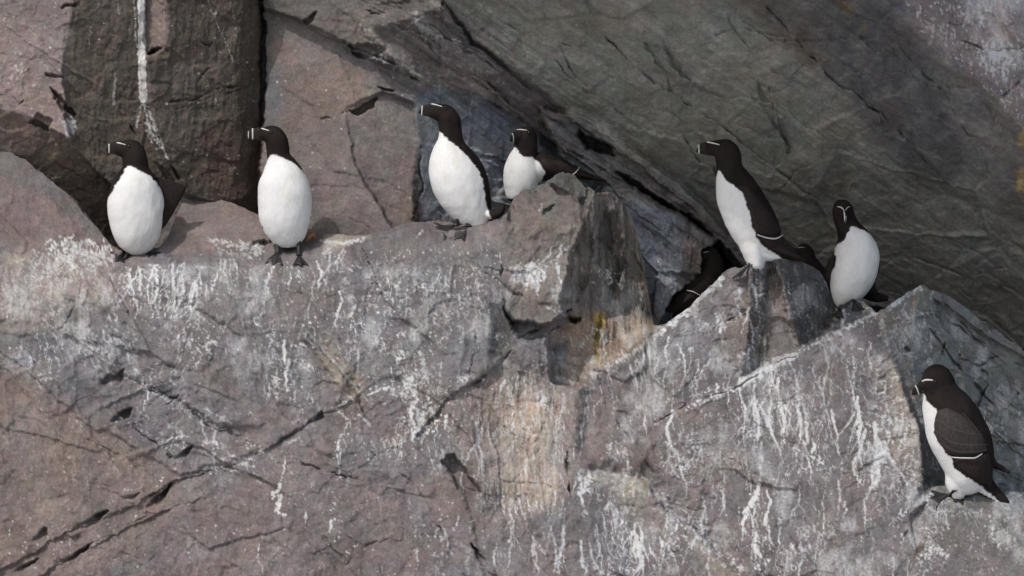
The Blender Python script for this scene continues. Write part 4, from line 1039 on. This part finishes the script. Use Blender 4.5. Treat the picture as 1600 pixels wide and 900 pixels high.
# --- 1: far left
y = ledge_depth(212, 402) + .02
r1, b1, v1 = bird('leftmost razorbill, white belly to the viewer, dark wing held half open at its side', (212, 402, y),
    [C(y, [(215, 384, 19, 6), (215, 374, 29, 6), (213, 355, 39, 4), (212, 332, 43, 2), (212, 310, 42.5, 0), (212, 292, 37, -2), (212, 277, 27, 0), (212, 264, 21), (211, 252, 19.5), (209, 242, 19.5), (206, 235, 17.5), (198, 232.5, 14.5, -2), (190, 232.5, 12.2, -3)]),
     C(y, [(213, 320, 34, 18), (217, 360, 28, 24), (220, 392, 12, 34, 6), (222, 400, 8, 38, 4)])],
    [(201, 262), (195, 273), (186, 286), (172, 310), (166, 335), (172, 353), (178, 374), (198, 399), (213, 402), (248, 382), (256, 358), (260, 328), (254, 302), (234, 278), (217, 268.5)], y, 24, 1)
make_bill(r1, at(189, 231, y - .006), LEFT, (0, 0, 1), 24, 1.15, .76)
surf_line('face_line', v1, [(175, 224), (184, 223.5), (197, 226.5)], y, .0028, M_LINE, r1); eye(r1, v1, 202, 228.5, y)
wing_blob(r1, C(y, [(184, 292, 10, 24, 10), (178, 325, 8, 30, 14), (182, 360, 5, 34, 10)])); 
yf = ledge_depth(194, 408); make_foot(r1, 195, 405, yf - .012, -35, 24, at(204, 388, y)); yf = ledge_depth(232, 398); make_foot(r1, 230, 396, yf - .012, 40, 22, at(226, 384, y))
def open_wing(root, poly, y, thick, mat):
    '''half-opened wing held off the body: leading edge thick, trailing feathers thin'''
    P = np.array(poly, float); n = len(P)
    seg = np.concatenate([P[i] + (P[(i + 1) % n] - P[i]) * np.linspace(0, 1, 7)[:-1, None] for i in range(n)])
    for _ in range(2): seg = (np.roll(seg, 1, 0) + 2 * seg + np.roll(seg, -1, 0)) / 4
    c = seg.mean(0); vs, fs = [], []; N = len(seg); NR = 6
    for sgn in (-1, 1):
        for r in range(1, NR + 1):
            u = r / NR
            for q in c + (seg - c) * u:
                vs.append(at(q[0], q[1], y + (q[0] - P[0][0]) * PXM * .35 + sgn * thick * PXM * (.08 + .92 * math.sqrt(max(0, 1 - u * u)))))
        vs.append(at(c[0], c[1], y + (c[0] - P[0][0]) * PXM * .35 + sgn * thick * PXM))
    M_ = NR * N + 1
    for b in (0, M_):
        for k in range(N):
            k2 = (k + 1) % N; fs.append((b + NR * N, b + k, b + k2))
            for r in range(NR - 1): fs.append((b + r * N + k, b + (r + 1) * N + k, b + (r + 1) * N + k2, b + r * N + k2))
    for k in range(N):
        k2 = (k + 1) % N; e = (NR - 1) * N; fs.append((e + k, M_ + e + k, M_ + e + k2, e + k2))
    me = bpy.data.meshes.new('wing'); me.from_pydata([tuple(v) for v in vs], [], fs); me.update()
    bm = bmesh.new(); bm.from_mesh(me); bmesh.ops.recalc_face_normals(bm, faces=bm.faces); bm.to_mesh(me); bm.free()
    return link('wing', me, root, mat)
open_wing(r1, [(238, 274), (252, 279), (268, 282), (282, 287), (292, 293), (286, 306), (277, 322), (268, 338), (259, 352), (252, 360), (243, 352), (240, 320)], y + .035, 5, M_WING)
# --- 2
y = ledge_depth(448, 398) + .015
r2, b2, v2 = bird('second razorbill from the left, white front on two dark webbed feet, head turned left', (448, 400, y),
    [C(y, [(451, 372, 20, 4), (449, 362, 30, 4), (446, 342, 39, 3), (445, 318, 42.5, 1), (444, 298, 41, -1), (443, 281, 35, -2), (440, 267, 28, 0), (437, 255, 21), (435, 243, 18), (434, 230, 18), (432, 219, 17.5), (427, 212, 15.5), (418, 210, 12, -2), (410, 209.5, 10, -3)]),
     C(y, [(446, 310, 34, 18), (450, 345, 28, 24), (454, 378, 12, 32, 6), (456, 390, 8, 36, 4)])],
    [(425, 244), (419, 254), (413, 270), (405, 287), (399, 303), (400, 323), (412, 354), (427, 382), (450, 384), (474, 382), (484, 354), (491, 323), (489, 298), (478, 275), (458, 258), (440, 249)], y, 24, 2)
make_bill(r2, at(412, 209, y - .006), LEFT, (0, 0, 1), 28, 1.15, .60, .86)
surf_line('face_line', v2, [(398, 201.5), (408, 201), (421, 204.5)], y, .0028, M_LINE, r2); eye(r2, v2, 425, 207, y)
wing_blob(r2, C(y, [(415, 285, 10, 24, 10), (409, 315, 8, 28, 14), (416, 350, 5, 34, 10)])); wing_blob(r2, C(y, [(470, 282, 9, 24, 10), (477, 312, 8, 28, 14), (472, 350, 5, 34, 10)]))
yf = ledge_depth(434, 402); make_foot(r2, 434, 397, yf - .014, -14, 25, at(433, 374, y)); yf = ledge_depth(467, 403); make_foot(r2, 467, 399, yf - .014, 10, 22, at(467, 370, y))
# --- 3
y = ledge_depth(735, 352) + .03
r3, b3, v3 = bird('razorbill standing just left of the grey block, white belly and dark cocked up tail', (735, 352, y),
    [C(y, [(744, 346, 20, 2), (741, 338, 25, 2), (734, 322, 34, 2), (724, 299, 41.5, 1), (715, 276, 43.5, 0), (708, 256, 38, 0), (704.5, 239, 29, 0), (704, 223, 21.5), (704, 209, 18.8), (703, 196, 18.2), (700.5, 185, 17.3), (695, 178, 15.5), (685, 174.5, 12.8, -2), (678, 173.5, 11.2, -3)]),
     C(y, [(718, 280, 34, 16), (738, 310, 26, 20), (754, 330, 14, 20), (765, 336, 8, 18, 12)]),
     C(y, [(755, 326, 10, 6, 14), (764, 334, 7.5, -6, 12), (775, 335, 7, -16, 10), (783, 330, 5.5, -22, 8), (787, 320, 2.5, -24, 5)])],
    [(686.5, 209), (679, 226), (669, 240), (665, 260), (669, 283), (680, 311), (696, 334), (705, 353), (728, 356), (752, 358), (766, 356), (764, 339), (757, 321), (755, 303), (751, 280.5), (739, 260), (727, 245), (709, 229), (696, 219)], y, 16, 3)
make_bill(r3, at(680, 173, y - .006), (-1, -.1, .06), (0, 0, 1), 26, 1.18, .78)
surf_line('face_line', v3, [(664, 162.5), (676, 163), (691, 167)], y, .0028, M_LINE, r3); eye(r3, v3, 696, 170, y)
wing_blob(r3, C(y, [(738, 262, 8, 12, 14), (752, 290, 8, 14, 16), (759, 315, 6, 18, 12), (768, 344, 3, 20, 6)])); wing_blob(r3, C(y, [(690, 250, 9, 26, 9), (694, 290, 9, 32, 12), (715, 330, 6, 34, 8)]))
yf = ledge_depth(700, 358); make_foot(r3, 712, 354, yf - .02, -64, 34, at(716, 342, y - .02)); make_foot(r3, 732, 354, 0, -50, 28, at(728, 342, y))
# --- 4: lying behind the block
y = .30
r4, b4, v4 = bird('razorbill lying behind the grey block, white breast and black back half hidden by stone', (825, 292, y),
    [C(y, [(812, 300, 22), (814, 285, 27), (815, 268, 28), (816, 254, 24), (820, 240, 19.5), (822, 228, 18.6), (822, 216, 18.6), (821, 211, 16.5)]),
     C(y, [(820, 264, 24, 6), (845, 262, 23, 8), (872, 263, 17, 10), (895, 269, 10, 12), (920, 276, 6, 12), (946, 283, 2.5, 12)]), C(y, [(822, 214, 13), (812, 212, 10, -8), (806, 213, 8, -12)])],
    [(801, 232), (790, 245), (783, 264), (784, 284), (790, 306), (816, 308), (840, 300), (843, 280), (849, 270), (839, 255), (831, 248.5), (819, 248.5), (808, 242), (805, 234)], y, 20, 4)
make_bill(r4, at(810, 214, y - .026), (-.72, -.7, -.12), (0, 0, 1), 20, .95, .6)
surf_line('face_line', v4, [(806, 203), (814, 203), (824, 204)], y, .0022, M_LINE, r4); eye(r4, v4, 826, 208, y)
make_wing(r4, v4, [(842, 244), (885, 254), (905, 266), (935, 280), (900, 276), (862, 276), (846, 262)], y, 4)
surf_line('wing_bar', v4, [(892, 272), (899, 269), (904, 264)], y, .0018, M_LINE, r4, .009)
make_foot(r4, 812, 302, y - .03, -20, 14, None, False); make_foot(r4, 826, 302, y - .03, 10, 14, None, False)
# --- 5: upright on the outcrop
y = ledge_depth(1182, 416) + .03
r5, b5, v5 = bird('razorbill upright in profile on the pointed outcrop, black wing with thin white bar', (1180, 416, y),
    [C(y, [(1198, 386, 22), (1190, 373, 32), (1178, 352, 38), (1166, 330, 38.5), (1154, 306, 35), (1146, 286, 28.5), (1141, 270, 22.5), (1139, 256, 20.5), (1138, 245, 20.5), (1135, 237, 19), (1128, 233.5, 15.5), (1118, 232, 12.2), (1109, 232, 10.3)], .95),
     C(y, [(1196, 380, 24), (1214, 390, 15, 2, 18), (1234, 398, 9, 3, 14), (1254, 406, 3.5, 3, 10)]), C(y, [(1178, 372, 26, 0, 30), (1180, 392, 20, 0, 28), (1182, 412, 13, 0, 24)]), C(y, [(1186, 395, 14, 0, 24), (1206, 402, 6, 0, 18), (1224, 405.5, 2, 0, 10)])],
    [(1123, 265), (1115, 289), (1112, 310), (1119, 335), (1131, 358), (1149, 380), (1163, 405), (1165, 424), (1192, 424), (1208, 412), (1230, 410), (1210, 396), (1193, 384), (1182, 371), (1180, 363), (1175, 353), (1173, 338), (1166, 320), (1162, 302), (1152, 294), (1136, 284), (1129, 274)], y, None, 5)
make_bill(r5, at(1110, 231.5, y - .004), (-1, -.05, -.02), (0, 0, 1), 22, 1.18, .80)
surf_line('face_line', v5, [(1101, 222.5), (1110, 223), (1124, 226.5)], y, .0028, M_LINE, r5); eye(r5, v5, 1129, 229, y)
w5 = make_wing(r5, v5, [(1152, 290), (1166, 286), (1184, 306), (1204, 332), (1219, 356), (1222, 364), (1200, 371), (1182, 366), (1175, 348), (1170, 325), (1163, 304)], y, 4.5)
w5b = make_wing(r5, v5, [(1183, 369), (1221, 366), (1238, 386), (1253, 403), (1240, 402), (1214, 394), (1194, 382)], y, 3.5)
surf_line('wing_bar', v5, [(1182, 366.5), (1196, 371), (1210, 372.5), (1220, 367)], y, .0030, M_LINE, w5, .0065)
make_foot(r5, 1172, 418, ledge_depth(1172, 418) - .02, -70, 28, at(1178, 404, y - .02)); make_foot(r5, 1190, 417, ledge_depth(1188, 418) - .015, -48, 24, at(1190, 402, y))
# --- 6: dark in the crevice
y = .42
r6, b6, v6 = bird('dark razorbill crouching in the black crevice left of the pointed outcrop', (1090, 490, y),
    [C(y, [(1109, 398, 14.5), (1113, 410, 17), (1112, 424, 20), (1102, 440, 23), (1086, 455, 24), (1070, 468, 20), (1054, 479, 10), (1028, 486.5, 2.5)]), C(y, [(1108, 397, 12), (1102, 399, 9, -8), (1099, 401, 7, -12)])], None, y, None, 6)
make_bill(r6, at(1101, 402, y - .02), (-.7, -.6, -.35), (0, 0, 1), 17, .8, .6)
surf_line('face_line', v6, [(1098, 395.5), (1103, 394), (1108, 393)], y, .0016, M_LINE, r6); eye(r6, v6, 1109, 397, y)
w6 = make_wing(r6, v6, [(1112, 425), (1122, 440), (1100, 458), (1074, 472), (1062, 478), (1078, 455), (1095, 440)], y, 3); surf_line('wing_bar', v6, [(1074, 454), (1083, 456), (1094, 461)], y, .0020, M_LINE, w6, .007)
make_foot(r6, 1082, 486, y - .02, -30, 14, None, False); make_foot(r6, 1096, 484, y - .02, -10, 14, None, False)
# --- 7: half hidden behind 5
y = .34
r7, b7, v7 = bird('mostly hidden black razorbill in the gap behind the tail of the upright one', (1268, 440, y),
    [C(y, [(1255, 391, 12.5), (1259, 396, 14), (1262, 408, 16), (1268, 424, 20), (1276, 445, 24), (1284, 470, 18)]), C(y, [(1254, 392, 10), (1247, 393, 7.5, -4), (1242, 394, 6, -6)])], None, y, None, 7)
make_bill(r7, at(1245, 394, y - .012), (-.9, -.4, -.1), (0, 0, 1), 16, .75, .7)
surf_line('face_line', v7, [(1246, 387.5), (1251, 386.5), (1257, 387)], y, .0010, M_LINE, r7); eye(r7, v7, 1258, 391, y, 1.6)
wing_blob(r7, C(y, [(1272, 418, 8, 8, 12), (1284, 440, 8, 8, 14), (1290, 465, 5, 10, 10)]))
# --- 8: facing the camera
y = ledge_depth(1330, 478) + .05
r8, b8, v8 = bird('razorbill facing the viewer right of the pointed outcrop, white lines on black face', (1322, 482, y),
    [C(y, [(1315, 478, 6), (1317, 467, 16), (1325, 450, 28), (1333, 430, 35), (1337, 410, 36), (1338, 394, 34.5), (1336, 379, 28), (1330, 366, 21), (1324, 353, 17.8), (1319, 341, 16.8), (1317, 330, 17), (1317, 325, 15.5)]), C(y, [(1318, 330, 11, -6), (1319, 334, 8.5, -16), (1319.5, 336, 7, -20)]),
     C(y, [(1337, 410, 28, 16), (1345, 440, 22, 26), (1365, 462, 10, 40, 8), (1385, 466, 5, 46, 4)])],
    [(1332, 357), (1349, 363), (1368, 374), (1378, 393), (1376, 418), (1367, 444), (1347, 464), (1333, 471), (1318, 482), (1311, 488), (1299, 472), (1295, 451), (1298, 432), (1308.5, 416), (1308.5, 398), (1302, 396), (1308, 386), (1319, 379), (1326, 367)], y, 15, 8)
make_bill(r8, at(1319.5, 336, y - .03), (.08, -.9, -.42), (0, 0, 1), 22, .85, .72)
surf_line('face_line', v8, [(1308, 323), (1314, 324.5), (1318, 329)], y, .0026, M_LINE, r8); surf_line('face_line', v8, [(1327, 323), (1323, 325), (1320.5, 329)], y, .0016, M_LINE, r8); eye(r8, v8, 1306, 326, y, 1.8)
p0 = at(1319, 331, y - .050); tube('bill_line', [at(1318.5, 329, y - .046), at(1319.3, 333, y - .064), at(1319.8, 338, y - .072), at(1320, 345, y - .078)], [.0016, .0024, .0024, .0015], M_LINE, r8)
wing_blob(r8, C(y, [(1309, 398, 7, 6, 12), (1302, 412, 9, 8, 14), (1296, 430, 10, 10, 12), (1292, 447, 6, 12, 8), (1298, 462, 3, 12, 5)])); wing_blob(r8, C(y, [(1362, 385, 10, 20, 9), (1366, 415, 9, 26, 12), (1358, 450, 6, 32, 8)]))
make_foot(r8, 1313, 486, y - .03, -20, 20, at(1316, 474, y)); make_foot(r8, 1334, 474, y - .03, 20, 20, at(1330, 464, y))
# --- 9: lower right
y = ledge_depth(1495, 778) + .0
r9, b9, v9 = bird('lowest razorbill at the right, seen side on, with brown folded wing and white belly', (1497, 778, y),
    [C(y, [(1511, 752, 25), (1514, 738, 35), (1512, 718, 42), (1505, 696, 46.5), (1495, 672, 47), (1485, 649, 42), (1475, 628, 34), (1469, 612, 27.5), (1466, 600, 25.5), (1464, 592, 23), (1460, 590, 20)], .9),
     C(y, [(1462, 596, 19, -2), (1451, 601, 13, -4), (1443, 604, 9.5, -6)]),
     C(y, [(1500, 735, 24), (1496, 756, 18), (1497, 772, 11)]), C(y, [(1510, 748, 18), (1530, 760, 9), (1562, 785, 3)]), C(y, [(1518, 735, 26, 8), (1544, 760, 13, 6, 10), (1562, 776, 9, 4, 9), (1582, 794, 4, 4, 7)])],
    [(1442, 611), (1430, 638), (1427, 660), (1435, 686), (1444, 714), (1458, 740), (1476, 754), (1490, 784), (1506, 784), (1521, 771), (1562, 790), (1562, 784), (1529, 757), (1510, 745), (1491, 732), (1488, 718), (1477, 707), (1460, 679), (1462, 652), (1464, 640), (1449, 628)], y, None, 9)
make_bill(r9, at(1445, 604, y - .012), (-.86, -.36, -.36), (-.3, 0, 1), 25, .95, .55)
surf_line('face_line', v9, [(1440, 596), (1447, 593.5), (1457, 594)], y, .0038, M_LINE, r9); eye(r9, v9, 1461, 596, y)
w9 = make_wing(r9, v9, [(1464, 642), (1480, 636), (1505, 648), (1526, 668), (1541, 692), (1546, 706), (1532, 710), (1500, 714), (1480, 709), (1462, 684), (1459, 664)], y, 6, simple_material('worn_wing_feathers', tuple(lin(60, 54, 52)), .7, spec=.2, bump=.6, scale=170, stretch=(1, 1, .4), var=.3))
for P9 in ([(1466, 655), (1484, 668), (1506, 676), (1530, 680)], [(1464, 672), (1484, 688), (1510, 694), (1538, 694)], [(1470, 690), (1490, 702), (1515, 705), (1538, 702)], [(1500, 645), (1516, 664), (1534, 690)]):
    surf_line('feather_edge', v9, P9, y, .0012, M_EDGE, w9, .0112)
surf_line('wing_bar', v9, [(1484, 712), (1500, 714), (1520, 714), (1531, 708)], y, .0030, M_LINE, w9, .007)
make_wing(r9, v9, [(1489, 717), (1530, 712), (1546, 705), (1552, 735), (1549, 764), (1540, 758), (1520, 748), (1498, 734)], y, 4)
wing_blob(r9, C(y, [(1540, 700, 10, 30, 8), (1552, 724, 6, 24, 7), (1566, 732, 4.5, 20, 5), (1578, 738, 2, 16, 3)]))
make_foot(r9, 1484, 777, y - .04, -80, 30, at(1492, 766, y - .03)); make_foot(r9, 1506, 778, y - .02, -40, 26, at(1502, 768, y))

# scrap of orange-brown feather beside the second bird
vs = []
pts = [at(479, 377, ledge_depth(482, 384) - .01), at(484, 369, ledge_depth(482, 384) - .005), at(490, 366, ledge_depth(486, 384)), at(494, 372, ledge_depth(486, 384))]
o = tube('kelp_scrap', [Vector(p) for p in pts], [.002, .007, .008, .003], simple_material('dry_kelp', tuple(lin(150, 104, 70)), .8, bump=.5, var=.4), None, 8, .5)
o['label'] = 'small orange brown scrap of dried weed beside the foot of a bird on the ledge'; o['category'] = 'weed'
